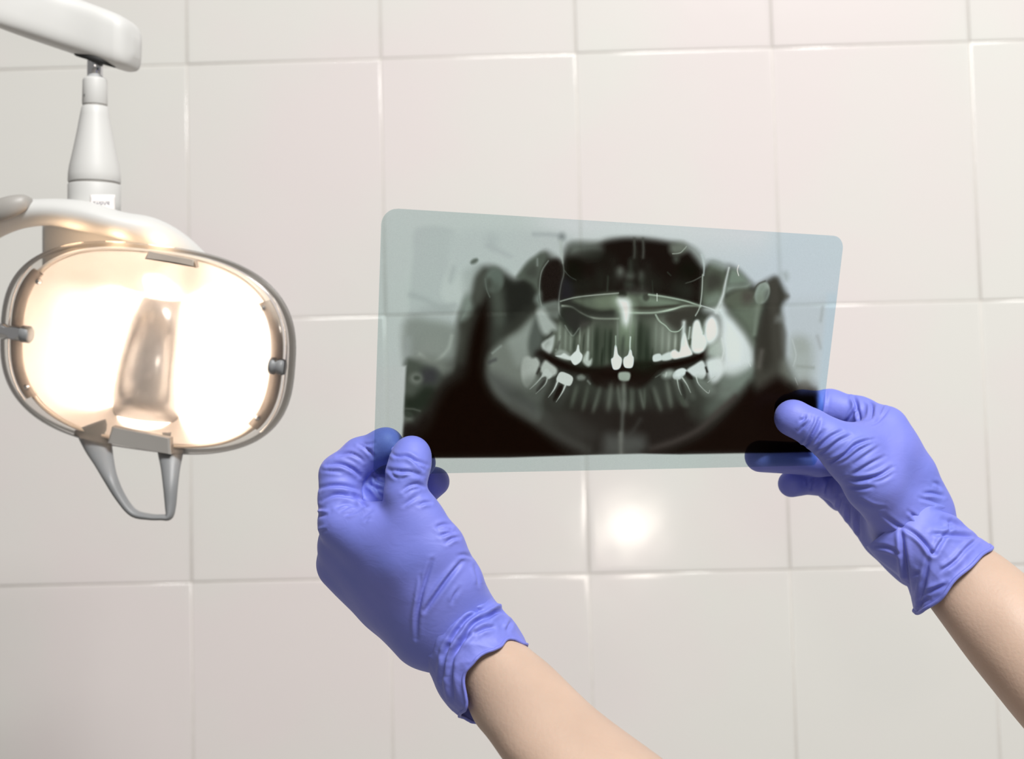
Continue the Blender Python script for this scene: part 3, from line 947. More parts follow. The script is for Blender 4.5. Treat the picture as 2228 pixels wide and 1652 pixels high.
def apply_creases(V, N, creases, lim=0.0018):
    px = np.c_[CX + F * V[:, 0] / V[:, 2], CY + F * V[:, 1] / V[:, 2]]
    view = V / np.linalg.norm(V, axis=1, keepdims=True)
    front = np.clip(-(N * view).sum(1) * 3 + 0.35, 0, 1)
    disp = np.zeros(len(V))
    for cr in creases:
        pts, wd, dep = cr[0], cr[1] * 0.9, cr[2] * 1.35
        dlim = cr[3] if len(cr) > 3 else None
        P = catmull(pts, max(len(pts) * 6, 8))
        x0, y0 = P.min(0) - wd * 5
        x1, y1 = P.max(0) + wd * 5
        m = (px[:, 0] > x0) & (px[:, 0] < x1) & (px[:, 1] > y0) & (px[:, 1] < y1) & (front > 0)
        if dlim: m &= V[:, 2] < dlim if dlim > 0 else V[:, 2] > -dlim
        ii = np.nonzero(m)[0]
        q = px[ii]
        best = np.full(len(ii), 1e9); sgn = np.zeros(len(ii)); sp = np.zeros(len(ii))
        n = len(P)
        for i in range(n - 1):
            a, e_ = P[i], P[i + 1] - P[i]
            t = np.clip(((q - a) @ e_) / max(e_ @ e_, 1e-9), 0, 1)
            dv = q - a - t[:, None] * e_
            d = np.hypot(dv[:, 0], dv[:, 1])
            b = d < best
            best[b] = d[b]; sgn[b] = (e_[0] * dv[b, 1] - e_[1] * dv[b, 0]); sp[b] = (i + t[b]) / (n - 1)
        sd = best * np.sign(sgn)
        tap = np.sin(np.pi * np.clip(sp, 0.03, 0.97)) ** 0.6
        f = -np.exp(-(sd / wd) ** 2) + 0.75 * np.exp(-((sd - 2.0 * wd) / (1.3 * wd)) ** 2) + 0.35 * np.exp(-((sd + 2.2 * wd) / (1.5 * wd)) ** 2)
        disp[ii] += f * tap * dep * 0.001 * front[ii]
    return V + N * np.clip(disp, -lim, lim)[:, None]


def hand_mesh(palm, digits, creases, h=0.00072, pk=0.016):
    allp = [pc(t) for c in palm for t in c] + [pc(t) for _, c in digits for t in c]
    lo = np.min([c - r for c, r in allp], 0) - 0.004
    hi = np.max([c + r for c, r in allp], 0) + 0.004
    ax = [np.arange(lo[i], hi[i], h, dtype=np.float32) for i in range(3)]
    shape = tuple(len(a) for a in ax)
    D = np.full(shape, 0.05, np.float32)

    def sub(pts, pad):
        c = [pc(t) for t in pts]
        l = np.min([q - r for q, r in c], 0) - pad
        m = np.max([q + r for q, r in c], 0) + pad
        sl = tuple(slice(int(np.searchsorted(ax[i], l[i])), int(np.searchsorted(ax[i], m[i])) + 1) for i in range(3))
        G = np.stack(np.meshgrid(*[ax[i][sl[i]] for i in range(3)], indexing='ij'), -1)
        return sl, G
    for c in palm:
        sl, G = sub(c, 0.022)
        D[sl] = smin(D[sl], chain(G, c, 0.004), pk)
    for k, c in digits:
        sl, G = sub(c, 0.012)
        D[sl] = smin(D[sl], chain(G, c, 0.004), k)
    V, Q = surface_nets(D, lo, h)
    V = relax(V, Q, 4)
    N = vnormals(V, Q)
    V = V + N * 0.0001
    V = apply_creases(V, N, creases)
    V = relax(V, Q, 1, 0.25)
    return V, Q


def loft(st, ns, nt, wr=None):
    """tube through stations (Ax,Ay,Bx,By,depth,thickness m,shift x,shift y): A and B are its two outline points"""
    S = catmull(np.array(st, float), ns)
    th = np.linspace(0, 2 * np.pi, nt, endpoint=False)
    c, s = np.cos(th)[None], np.sin(th)[None]
    mx, my = (S[:, 0] + S[:, 2]) / 2, (S[:, 1] + S[:, 3]) / 2
    hx, hy = (S[:, 0] - S[:, 2]) / 2, (S[:, 1] - S[:, 3]) / 2
    k = np.ones((ns, nt)) if wr is None else 1 + wr(np.linspace(0, 1, ns)[:, None], th[None])
    X = mx[:, None] + (hx[:, None] * c + S[:, 6:7] * s) * k
    Y = my[:, None] + (hy[:, None] * c + S[:, 7:8] * s) * k
    Z = S[:, 4:5] - S[:, 5:6] * s * k
    P = np.stack([(X - CX) / F * Z, (Y - CY) / F * Z, Z], -1)
    return P


def tube_obj(name, P, mat, parent, cap0=False, cap1=False):
    ns, nt = P.shape[:2]
    V = P.reshape(-1, 3)
    fs = [tuple(f) for f in grid_faces(ns, nt, True)]
    if cap0:
        V = np.vstack([V, P[0].mean(0)]); c = len(V) - 1
        fs += [(c, (j + 1) % nt, j) for j in range(nt)]
    if cap1:
        V = np.vstack([V, P[-1].mean(0)]); c = len(V) - 1; b = (ns - 1) * nt
        fs += [(c, b + j, b + (j + 1) % nt) for j in range(nt)]
    return fix_normals(obj(name, c2w(V), fs, mat, parent))


def pipe(path, r, nt=8, closed=False):
    """camera-space tube of radius r (scalar or array) along path"""
    path = np.asarray(path, float)
    n = len(path)
    T = (np.roll(path, -1, 0) - np.roll(path, 1, 0)) if closed else np.gradient(path, axis=0)
    T /= np.linalg.norm(T, axis=1, keepdims=True)
    ref = np.array([0.13, 0.2, 0.97])
    A = np.cross(T, ref); A /= np.linalg.norm(A, axis=1, keepdims=True)
    B = np.cross(T, A)
    th = np.linspace(0, 2 * np.pi, nt, endpoint=False)
    r = np.broadcast_to(np.asarray(r, float), (n,))[:, None, None]
    return path[:, None] + r * (A[:, None] * np.cos(th)[None, :, None] + B[:, None] * np.sin(th)[None, :, None])


def cuff(st, parent, wr, creases, rim, rim_r, axis):
    """thin sleeve with folds; rim(theta) slides its free edge along the arm"""
    P = loft(st, 76, 220, wr)
    ns, nt = P.shape[:2]
    th = np.linspace(0, 2 * np.pi, nt, endpoint=False)
    sl = (np.linspace(0, 1, ns) ** 2.5)[:, None]
    P = P + (rim(th)[None] * sl)[..., None] * np.asarray(axis, float)
    V = P.reshape(-1, 3)
    Q = grid_faces(ns, nt, True)
    N = vnormals(V, Q)
    C = np.repeat(P.mean(1), nt, 0)
    if ((V - C) * N).sum() < 0:
        Q, N = Q[:, ::-1], -N
    V = apply_creases(V, N, creases, 0.003)
    o = obj('cuff', c2w(V), Q, MT['glove'], parent)
    edge = V.reshape(ns, nt, 3)[-1]
    tube_obj('cuff_rim', pipe(edge, rim_r, 8, True)[np.r_[0:nt, 0]], MT['glove'], parent)
    return o


person = empty('person', W(1700, 1900, 0.72))
tag(person, 'person with bare forearms and blue-violet gloves holding up the film', 'person')

# ---- hand at the lower left corner of the film
L_palm = [
    [(744, 1136, .796, 48), (850, 1225, .800, 72), (960, 1345, .800, 86)],
    [(742, 1185, .814, 50), (930, 1375, .812, 76)],
    [(741, 1230, .832, 52), (838, 1310, .830, 56), (925, 1372, .825, 62)],
    [(765, 1262, .850, 44), (925, 1376, .838, 58)],
    [(906, 1122, .782, 50), (950, 1195, .783, 60), (984, 1268, .787, 62), (1000, 1330, .795, 70)],
    [(800, 1150, .794, 36), (880, 1150, .786, 48)],
    [(825, 1165, .792, 44), (885, 1215, .787, 60), (945, 1290, .790, 66)],
    [(960, 1345, .803, 80), (1000, 1390, .802, 72)],
]
L_dig = [
    (0.0045, [(742, 1138, .798, 46), (738, 1085, .803, 43), (741, 1034, .808, 44), (784, 994, .810, 39), (836, 970, .8068, 35.5), (842, 968, .8062, 35)]),
    (0.0030, [(775, 1150, .816, 44), (820, 1068, .820, 46), (868, 1020, .828, 38), (916, 1007, .828, 32)]),
    (0.0030, [(790, 1180, .846, 40), (850, 1110, .856, 38), (908, 1074, .852, 37), (946, 1048, .844, 32)]),
    (0.0030, [(800, 1220, .864, 36), (850, 1140, .876, 33), (888, 1108, .868, 30)]),
    (0.0060, [(912, 1132, .783, 47), (880, 1074, .781, 41.5), (886, 1030, .783, 43), (893, 1004, .7875, 42), (896, 989, .790, 40.5)]),
]
L_cr = [
    # index finger
    ([(712, 1012), (740, 1010), (768, 1022), (782, 1036)], 4.5, 1.4), ([(702, 1024), (725, 1026), (742, 1028)], 3.5, .5),
    ([(735, 992), (760, 987), (780, 995), (790, 1004)], 3.8, .9), ([(782, 968), (795, 975), (806, 985), (811, 994)], 3.8, 1.0), ([(790, 965), (803, 968), (814, 962)], 3.5, .7),
    ([(696, 1063), (720, 1057), (750, 1058), (778, 1066)], 4.5, 1.2), ([(700, 1090), (730, 1077), (765, 1082), (795, 1100)], 4.5, 1.1),
    ([(732, 1104), (752, 1097), (775, 1100)], 4, .8), ([(770, 1076), (785, 1088), (796, 1101)], 3.6, .9), ([(760, 1072), (778, 1085), (788, 1098)], 3.4, .7),
    ([(757, 1114), (775, 1108), (797, 1104)], 3.2, .5), ([(752, 1120), (768, 1117), (790, 1108)], 3.0, .5), ([(740, 1112), (765, 1103), (800, 1101)], 3.4, .6),
    ([(790, 1126), (800, 1118), (810, 1112)], 3, .3), ([(794, 1134), (804, 1126)], 3, .3),
    # thumb
    ([(862, 994), (885, 993), (905, 1003), (928, 1012)], 4.2, 1.3), ([(898, 1003), (912, 1015), (920, 1022)], 3.8, .9), ([(846, 1022), (870, 1026), (895, 1028), (918, 1036)], 4.2, 1.1),
    ([(846, 1022), (856, 1034), (866, 1040)], 3.6, .6), ([(876, 1042), (890, 1036), (906, 1038)], 3.4, .5), ([(876, 1068), (890, 1058), (908, 1054), (922, 1060)], 4.0, 1.0),
    ([(882, 1076), (896, 1066), (916, 1062)], 3.6, .6), ([(878, 1100), (892, 1090), (908, 1080)], 4.0, .6), ([(912, 1100), (924, 1094), (938, 1094)], 3.6, .8),
    ([(852, 985), (860, 992), (872, 993)], 3.4, .5),
    # outer edge of the thenar
    ([(950, 1147), (966, 1142), (982, 1144)], 4, 1.0), ([(955, 1152), (972, 1151), (986, 1156)], 4, .9), ([(958, 1166), (975, 1161), (992, 1160)], 4, 1.0),
    ([(970, 1182), (984, 1172), (998, 1170)], 4, .9), ([(996, 1210), (1012, 1208), (1030, 1214)], 4, .6),
    # outer edge by the knuckle
    ([(690, 1112), (700, 1114), (712, 1112)], 4, -1.0), ([(690, 1153), (700, 1150), (708, 1146)], 4, -.5),
    # second finger in the gap
    ([(812, 1030), (822, 1046), (836, 1052)], 4, 1.0, -.80), ([(800, 1050), (815, 1064), (830, 1082)], 4, 1.0, -.80), ([(820, 1044), (818, 1060), (834, 1068)], 4, .8, -.80),
    # long pulls towards the cuff
    ([(940, 1220), (926, 1262), (915, 1300), (908, 1340), (906, 1390)], 4.5, 1.3), ([(1005, 1222), (975, 1258), (945, 1300), (925, 1330)], 4.5, 1.5),
    ([(916, 1252), (914, 1275), (908, 1300)], 3.5, .5), ([(1000, 1280), (988, 1298), (984, 1312)], 4, .6), ([(1032, 1232), (1040, 1256), (1042, 1272)], 4, .8),
]
VL, QL = hand_mesh(L_palm, L_dig, L_cr)
gl = obj('glove', c2w(VL), QL, MT['glove'], person)
tag(gl, 'blue-violet glove pinching the lower left corner of the film')


def cuff_wrinkles(seed, amp):
    r = np.random.default_rng(seed)
    terms = [(int(k), r.uniform(-9, 9), r.uniform(0, 6.28), a) for k, a in zip(r.integers(3, 15, 10), r.uniform(.3, 1, 10))]

    def f(s, th):
        v = 0
        for k, m, p, a in terms:
            q = np.sin(k * th + m * s + p + 1.2 * np.sin(2 * th + 3 * s + p))
            v = v + a * (1 - 2 * np.abs(q) ** 0.7) / math.sqrt(k)
        return amp * v * np.clip(s * 2.2, 0, 1)
    return f


LC = [  # Ax, Ay, Bx, By, depth, half thickness, shift
    (1030, 1225, 850, 1385, .803, .0255, -4, -4),
    (1052, 1262, 884, 1412, .801, .0265, -6, -5),
    (1074, 1300, 915, 1437, .799, .0270, -10, -8),
    (1096, 1328, 936, 1468, .797, .0275, -18, -14),
    (1116, 1350, 958, 1514, .795, .0285, -30, -22),
    (1130, 1374, 984, 1548, .793, .0290, -38, -26),
    (1138, 1392, 1008, 1570, .791, .0290, -40, -27),
]
L_cc = [
    ([(1092, 1325), (1060, 1342), (1030, 1358), (1008, 1390), (985, 1430), (972, 1470)], 5, 1.8), ([(1042, 1330), (1012, 1352), (990, 1380), (965, 1425)], 5, 1.5),
    ([(1000, 1300), (975, 1325), (950, 1350), (932, 1390)], 5, 1.5), ([(960, 1345), (945, 1380), (936, 1420)], 5, 1.4), ([(1108, 1338), (1085, 1330), (1062, 1345)], 5, 1.6),
    ([(1050, 1330), (1022, 1327), (1000, 1330)], 4, .9), ([(1060, 1290), (1045, 1310), (1035, 1316)], 4, .9), ([(1040, 1258), (1038, 1280), (1046, 1292)], 4, 1.0),
    ([(1010, 1275), (995, 1292), (985, 1312)], 4, .9), ([(975, 1400), (968, 1440), (962, 1480)], 5, 1.3), ([(1030, 1375), (1005, 1395), (992, 1418)], 4.5, 1.3),
    ([(985, 1440), (980, 1480), (985, 1520)], 5, 1.4), ([(1112, 1352), (1108, 1362), (1104, 1372)], 4, 1.0), ([(1075, 1365), (1055, 1368), (1035, 1378)], 4, 1.2),
]
cuff(LC, gl, cuff_wrinkles(3, 0.012), L_cc, lambda t: 0.0030 * np.sin(3 * t + .6) + 0.0022 * np.sin(5 * t + 2.2) + 0.0010 * np.sin(9 * t), 0.0009, (0.66, 0.62, -0.42))

LA = [
    (1085, 1330, 950, 1450, .803, .0225, -10, -8),
    (1135, 1396, 1004, 1512, .790, .0230, -16, -12),
    (1200, 1451, 1034, 1572, .779, .0245, -20, -15),
    (1299, 1545, 1066, 1613, .762, .0265, -20, -16),
    (1443, 1652, 1120, 1690, .742, .0290, -20, -18),
    (1640, 1800, 1260, 1880, .710, .0330, -22, -20),
    (1850, 1950, 1420, 2090, .680, .0360, -24, -22),
    (1990, 2060, 1560, 2250, .660, .0360, -24, -22),
]
la = tube_obj('forearm', loft(LA, 60, 72), MT['skin'], person, True, True)
tag(la, 'bare forearm reaching up from the bottom edge')

# ---- hand at the lower right corner of the film
R_palm = [
    [(1928, 932, .904, 44), (1985, 1030, .904, 46), (2022, 1108, .908, 40)],
    [(1905, 960, .915, 46), (1995, 1110, .912, 60)],
    [(1868, 1020, .935, 44), (1990, 1180, .922, 64)],
    [(1852, 1078, .948, 44), (1925, 1165, .942, 48), (1995, 1225, .930, 54)],
    [(1850, 985, .884, 54), (1902, 1052, .886, 63), (1948, 1122, .897, 56)],
    [(1895, 965, .892, 40), (1930, 985, .896, 50)],
    [(1975, 1140, .910, 66), (2015, 1180, .910, 62)],
]
R_dig = [
    (0.0040, [(1926, 930, .906, 43), (1868, 903, .920, 38), (1806, 886, .924, 36.5), (1745, 886, .914, 35), (1718, 890, .9075, 33)]),
    (0.0030, [(1905, 975, .924, 42), (1850, 1000, .936, 38), (1780, 1000, .928, 35), (1655, 993, .9062, 34.5)]),
    (0.0030, [(1870, 1040, .944, 38), (1815, 1056, .950, 32), (1770, 1046, .945, 28), (1722, 1053, .932, 29)]),
    (0.0030, [(1862, 1085, .958, 38), (1830, 1080, .968, 30), (1800, 1062, .965, 26)]),
    (0.0090, [(1850, 985, .884, 54), (1800, 952, .880, 42), (1765, 930, .8805, 38.5), (1728, 911, .8838, 37), (1723, 909, .8845, 36.5)]),
]
R_cr = [
    # index
    ([(1858, 864), (1864, 884), (1850, 908), (1836, 924)], 3.8, 1.3, -.89), ([(1856, 866), (1866, 890), (1873, 926)], 3.6, 1.1, -.89), ([(1882, 868), (1896, 880), (1896, 904), (1886, 924)], 3.8, 1.2, -.89),
    ([(1922, 882), (1916, 898), (1908, 912)], 3.6, .8), ([(1934, 886), (1922, 904), (1908, 918), (1888, 926)], 3.8, .9), ([(1916, 880), (1912, 892), (1908, 900)], 3.2, .6),
    ([(1798, 850), (1796, 880), (1792, 905)], 3.4, .7, -.89),
    # thumb
    ([(1752, 905), (1750, 912), (1742, 916)], 3.6, .9), ([(1763, 905), (1760, 918), (1746, 930), (1738, 940)], 3.6, .9), ([(1782, 912), (1778, 925), (1768, 945), (1755, 966), (1742, 974)], 3.8, 1.4),
    ([(1770, 908), (1768, 920), (1758, 934)], 3.4, .7), ([(1792, 938), (1782, 950), (1772, 966)], 3.6, .9), ([(1832, 938), (1808, 950), (1785, 968), (1772, 978)], 3.8, .9),
    ([(1850, 948), (1825, 960), (1800, 978), (1780, 988)], 4.0, 1.0), ([(1888, 958), (1862, 968), (1840, 988), (1815, 1002), (1803, 1004)], 4.2, 1.5),
    ([(1898, 966), (1870, 980), (1842, 1000), (1815, 1012)], 4.0, .9), ([(1912, 972), (1885, 990), (1858, 1010)], 4.0, .6), ([(1924, 994), (1896, 1008), (1868, 1024), (1850, 1036)], 4.0, .9),
    ([(1940, 1018), (1915, 1034), (1880, 1042), (1842, 1042)], 4.4, 1.6), ([(1944, 1030), (1920, 1044), (1895, 1050)], 4.0, .7), ([(1900, 1060), (1870, 1062), (1848, 1058)], 4.0, .9),
    ([(1925, 1106), (1900, 1102), (1872, 1088)], 3.6, .6), ([(1905, 955), (1880, 962), (1860, 972)], 3.4, .4),
    # outer edge
    ([(2010, 1074), (2030, 1074), (2052, 1080)], 4, 1.0), ([(2000, 1084), (2022, 1090), (2044, 1098)], 4, .7), ([(2030, 1050), (2040, 1054), (2046, 1062)], 4, .7),
    # little-finger side
    ([(1830, 1080), (1826, 1096), (1824, 1112)], 3.6, .9, -.92), ([(1848, 1095), (1846, 1118), (1848, 1140)], 3.8, 1.0, -.92), ([(1868, 1110), (1866, 1140), (1870, 1168)], 3.8, 1.0, -.92),
    ([(1776, 1040), (1770, 1052), (1766, 1064)], 3.2, .8, -.92), ([(1806, 1046), (1800, 1062), (1798, 1078)], 3.4, .9, -.92), ([(1758, 1044), (1756, 1054)], 3, .5, -.92),
    # folds by the wrist
    ([(1920, 1120), (1955, 1145), (1990, 1165), (2010, 1185), (2024, 1200)], 4.2, 1.3), ([(1986, 1122), (2000, 1140), (2010, 1165)], 4, 1.1), ([(1975, 1112), (1990, 1124), (2000, 1134), (2018, 1114)], 3.8, .9),
]
VR, QR = hand_mesh(R_palm, R_dig, R_cr)
gr = obj('glove', c2w(VR), QR, MT['glove'], person)
tag(gr, 'blue-violet glove gripping the lower right corner of the film')
RC = [
    (2044, 1066, 1885, 1190, .908, .0250, 0, 0),
    (2062, 1096, 1908, 1217, .906, .0290, 0, 0),
    (2084, 1128, 1938, 1242, .905, .0305, 1, 1),
    (2108, 1150, 1968, 1268, .904, .0305, 2, 2),
    (2130, 1168, 1982, 1300, .903, .0305, 4, 3),
    (2146, 1178, 1989, 1322, .902, .0300, 6, 5),
    (2154, 1186, 1993, 1335, .9005, .0300, 6, 6),
]
R_cc = [
    ([(1960, 1150), (1966, 1200), (1972, 1250), (1980, 1296)], 5, 1.9), ([(2024, 1204), (2016, 1240), (2008, 1280), (2000, 1318)], 5, 1.3),
    ([(2128, 1170), (2090, 1166), (2055, 1164), (2030, 1162)], 4.5, 1.5), ([(2060, 1160), (2045, 1185), (2030, 1210)], 4.5, 1.4), ([(2068, 1134), (2064, 1160)], 4, .9),
    ([(2128, 1172), (2105, 1192), (2088, 1210)], 4.5, 1.2), ([(2092, 1208), (2070, 1228), (2048, 1242)], 4.5, 1.3), ([(2060, 1272), (2035, 1282), (2016, 1290)], 4.5, 1.3),
    ([(1960, 1145), (1990, 1162), (2010, 1180), (2026, 1202), (2036, 1204)], 4.5, 1.5), ([(2020, 1302), (2006, 1312), (2000, 1324)], 4, 1.1), ([(2086, 1120), (2060, 1112), (2030, 1108)], 4, 1.0),
    ([(1900, 1190), (1930, 1192), (1960, 1205)], 4, 1.0), ([(2104, 1152), (2080, 1140), (2050, 1130)], 4, 1.0), ([(1985, 1250), (2000, 1246)], 4, .8),
]
cuff(RC, gr, cuff_wrinkles(11, 0.008), R_cc, lambda t: 0.0012 * np.sin(3 * t + 1.0) + 0.0006 * np.sin(7 * t), 0.0012, (0.72, 0.62, -0.30))
RA = [
    (2060, 1120, 1960, 1215, .912, .0205, 0, 0),
    (2108, 1158, 1985, 1262, .908, .0215, 0, 0),
    (2150, 1190, 2014, 1308, .902, .0232, 0, 0),
    (2197, 1223, 2050, 1358, .893, .0250, -2, -2),
    (2262, 1278, 2110, 1440, .878, .0265, -4, -4),
    (2350, 1370, 2188, 1538, .862, .0285, -4, -4),
    (2480, 1530, 2290, 1668, .838, .0320, -6, -6),
    (2640, 1740, 2400, 1860, .805, .0355, -6, -6),
    (2760, 1900, 2490, 2030, .785, .0360, -6, -6),
]
ra = tube_obj('forearm', loft(RA, 60, 72), MT['skin'], person, True, True)
tag(ra, 'bare forearm reaching in from the right edge')

# ------------------------------------------------------------------ dental lamp
LD = 1.05                                        # distance of the lamp head
lamp = empty('dental_lamp', W(318, 758, LD))
tag(lamp, 'lit dental lamp with clear oval cover hanging from a white arm', 'lamp')
LM = LD / F                                      # metres per design unit at the lamp head

# head frame in camera space: a = long axis, b = up across, n = towards the room
ROLL, YAW, PITCH = math.radians(7.2), math.radians(-9), math.radians(9)
a0 = np.array([math.cos(ROLL), math.sin(ROLL), 0.0])
b0 = np.array([math.sin(ROLL), -math.cos(ROLL), 0.0])
n0 = np.array([0, 0, -1.0])


def rot(v, axis, ang):
    return v * math.cos(ang) + np.cross(axis, v) * math.sin(ang) + axis * (axis @ v) * (1 - math.cos(ang))


ha, hn = rot(a0, b0, YAW), rot(n0, b0, YAW)
hb, hn = rot(b0, ha, PITCH), rot(hn, ha, PITCH)
HC = up(318, 758, LD)


def hp(x, y, z):
    """head coordinates (x along, y up, z out; design units) -> camera metres"""
    x, y, z = (np.asarray(q, float)[..., None] for q in np.broadcast_arrays(x, y, z))
    return HC + (x * ha + y * hb + z * hn) * LM


def superell(A, B, th, n=2.7):
    c, s = np.cos(th), np.sin(th)
    return A * np.sign(c) * np.abs(c) ** (2 / n), B * np.sign(s) * np.abs(s) ** (2 / n)


NTH = 120
TH = np.linspace(0, 2 * np.pi, NTH, endpoint=False)


def rings(name, prof, mat, parent=lamp, cap0=False, cap1=False, th=TH, n=2.7, closed=True):
    """surface through rings of (A, B, z) around the head axis"""
    P = np.array([hp(*superell(A, B, th, n), z) for A, B, z in prof])
    nt = len(th)
    if closed:
        return tube_obj(name, P, mat, parent, cap0, cap1)
    return fix_normals(obj(name, c2w(P.reshape(-1, 3)), [tuple(f) for f in grid_faces(len(prof), nt)], mat, parent))


# reflector bowl (inside), its outer shell
bowl = []
for t in np.linspace(0.04, 1, 40):
    bowl.append((292 * t, 206 * t, -150 + 146 * t ** 2.2))
RP = np.array([hp(*superell(A, B, TH), z) for A, B, z in bowl])
RX = np.array([superell(A, B, TH)[0] for A, B, z in bowl])
rip = 2.2 * np.cos(RX / 40 * np.pi) * np.clip((np.abs(RX) - 40) / 40, 0, 1) * (1 - np.array([(A / 292) ** 6 for A, B, z in bowl]))[:, None]
RP = RP + rip[..., None] * hn * LM
tube_obj('reflector', RP, MT['reflector'], lamp, True)
rings('housing_shell', [(298, 212, -6), (288, 196, -40), (262, 160, -90), (210, 120, -140), (120, 70, -165)], MT['white'], cap1=True)
# bright mirrored facets of the reflector are separated by the lamp's frame
rings('frame_ring', [(293, 207, -8), (294, 207, 0), (299, 211, 3), (304, 214, 0), (304, 214, -16)], MT['cream'])
# clear cover: flange, side wall and domed front
rings('cover_rim', [(308, 214, -26), (330, 221, -20), (338, 226, -4), (336, 224, 14), (324, 217, 24), (304, 206, 28)], MT['rimclear'])
dome = [(304 * t, 206 * t, 28 + 14 * (1 - t * t)) for t in np.linspace(1, 0.04, 10)]
rings('clear_cover', dome, MT['clear'], cap1=True)
# side brackets behind the rim
for sgn, t0, t1 in ((1, -0.62, 0.58), (-1, math.pi - 0.62, math.pi + 0.62)):
    th = np.linspace(t0, t1, 40)
    rings('side_bracket', [(286, 200, 2), (286, 200, 10), (312, 216, 12), (312, 216, 2), (286, 200, 2)], MT['trim'], th=th, closed=False)
    rings('bracket_wire', [(318, 222, 6), (320, 224, 9), (322, 226, 6), (320, 224, 3), (318, 222, 6)], MT['steel'], th=th, closed=False)
for x, y in ((-252, 118), (-268, -118), (262, 120), (268, -118)):
    c = hp(x, y, 14)
    tube_obj('cover_screw', pipe(np.array([c - hn * 6 * LM, c, c + hn * 4 * LM]), [0.0022, 0.0022, 0.0014], 12), MT['chrome'], lamp, True, True)
# pivot pins
for x0, x1, y in ((-345, -268, 0), (290, 322, 0)):
    p = np.array([hp(x, y, 18) for x in np.linspace(x0, x1, 8)])
    r = np.array([.0058, .0062, .0062, .0050, .0058, .0060, .0060, .0052])
    tube_obj('pivot_pin', pipe(p, r, 20), MT['grey'] if x0 > 0 else MT['chrome'], lamp, True, True)
tube_obj('pin_cap', pipe(np.array([hp(x, 0, 18) for x in (-284, -280, -264, -260)]), [.005, .0064, .0064, .005], 20), MT['grey'], lamp, True, True)
# clips at the top and the bottom of the cover
for x0, x1, y0, y1, z in ((-4, 112, 196, 214, 20), (-62, 84, -214, -176, 24)):
    P = []
    for zz, k in ((z - 10, 1.0), (z + 6, 1.0), (z + 9, 0.94)):
        m = (x0 + x1) / 2
        P.append([hp(m + (x - m) * k, (y0 + y1) / 2 + (y - (y0 + y1) / 2) * k, zz) for x, y in ((x0, y0), (x1, y0 - 6), (x1 - 4, y1 - 8), (x0 + 8, y1))])
    o = tube_obj('cover_clip', np.array(P), MT['trim'] if y0 > 0 else MT['cap'], lamp, True, True)
    o.data.polygons.foreach_set('use_smooth', np.zeros(len(o.data.polygons), bool))
# bulb shield: curved steel plate in front of the bulb
sy = np.array([-168, -120, -70, -20, 20, 60, 84, 98, 104])
sl = np.array([-102, -96, -86, -78, -74, -72, -68, -62, -50])
sr = np.array([58, 57, 56, 56, 55, 50, 44, 36, 22])
phi = np.linspace(-1, 1, 25)
SP = []
for y, l_, r_ in zip(sy, sl, sr):
    m, hw_ = (l_ + r_) / 2, (r_ - l_) / 2
    SP.append(hp(m + hw_ * np.sin(phi * 1.45) / math.sin(1.45), np.full(25, y), -50 - 0.0026 * (y + 60) ** 2 + 50 * np.cos(phi * 1.45)))
SP = np.array(SP)
sh = fix_normals(obj('bulb_shield', c2w(SP.reshape(-1, 3)), [tuple(f) for f in grid_faces(len(sy), 25)], MT['steel'], lamp))
sm = sh.modifiers.new('thick', 'SOLIDIFY')
sm.thickness = 0.0012
# halogen bulb behind the shield
bp_ = np.array([hp(8, y, -70) for y in (-60, -40, -10, 20, 40, 48)])
bulb = tube_obj('bulb', pipe(bp_, [.003, .0045, .006, .006, .004, .001], 16), MT['clear'], lamp, True, True)
ld = bpy.data.lights.new('bulb_light', 'POINT')
ld.energy, ld.color, ld.shadow_soft_size = 0.50, (1.0, 0.87, 0.76), 0.006
lo_ = bpy.data.objects.new('bulb_light', ld)
COL.objects.link(lo_)
lo_.parent = lamp
lo_.location = Vector(c2w(hp(8, 0, -70)) - wloc(lamp))


# handle under the head: two tapering prongs joined by a bar
def ribbon(name, pts, mat, parent, n=40, nt=16):
    """elliptical tube; pts: (px, py, depth, half width px, half depth px)"""
    S = catmull(np.array(pts, float), n)
    C = np.stack([(S[:, 0] - CX) / F * S[:, 2], (S[:, 1] - CY) / F * S[:, 2], S[:, 2]], -1)
    T = np.gradient(S[:, :2], axis=0)
    T /= np.linalg.norm(T, axis=1, keepdims=True)
    Nn = np.c_[-T[:, 1], T[:, 0], np.zeros(n)]
    th = np.linspace(0, 2 * np.pi, nt, endpoint=False)
    P = C[:, None] + Nn[:, None] * (S[:, 3] * S[:, 2] / F)[:, None, None] * np.cos(th)[None, :, None]
    P = P + np.array([0, 0, 1.0]) * (S[:, 4] * S[:, 2] / F)[:, None, None] * np.sin(th)[None, :, None]
    return tube_obj(name, P, mat, parent, True, True)


ribbon('handle', [(196, 925, 1.075, 36, 22), (214, 972, 1.068, 30, 22), (226, 1004, 1.058, 22, 21), (240, 1040, 1.048, 15, 20), (262, 1082, 1.045, 11, 18), (290, 1116, 1.044, 9, 18), (325, 1125, 1.043, 7, 18),
                  (352, 1126, 1.043, 6.5, 18), (368, 1124, 1.043, 8, 17), (371, 1100, 1.044, 12, 16), (371, 1060, 1.046, 16, 16), (371, 1020, 1.052, 21, 18), (371, 985, 1.06, 28, 22), (370, 940, 1.075, 36, 22)],
       MT['grey'], lamp, 80, 18)

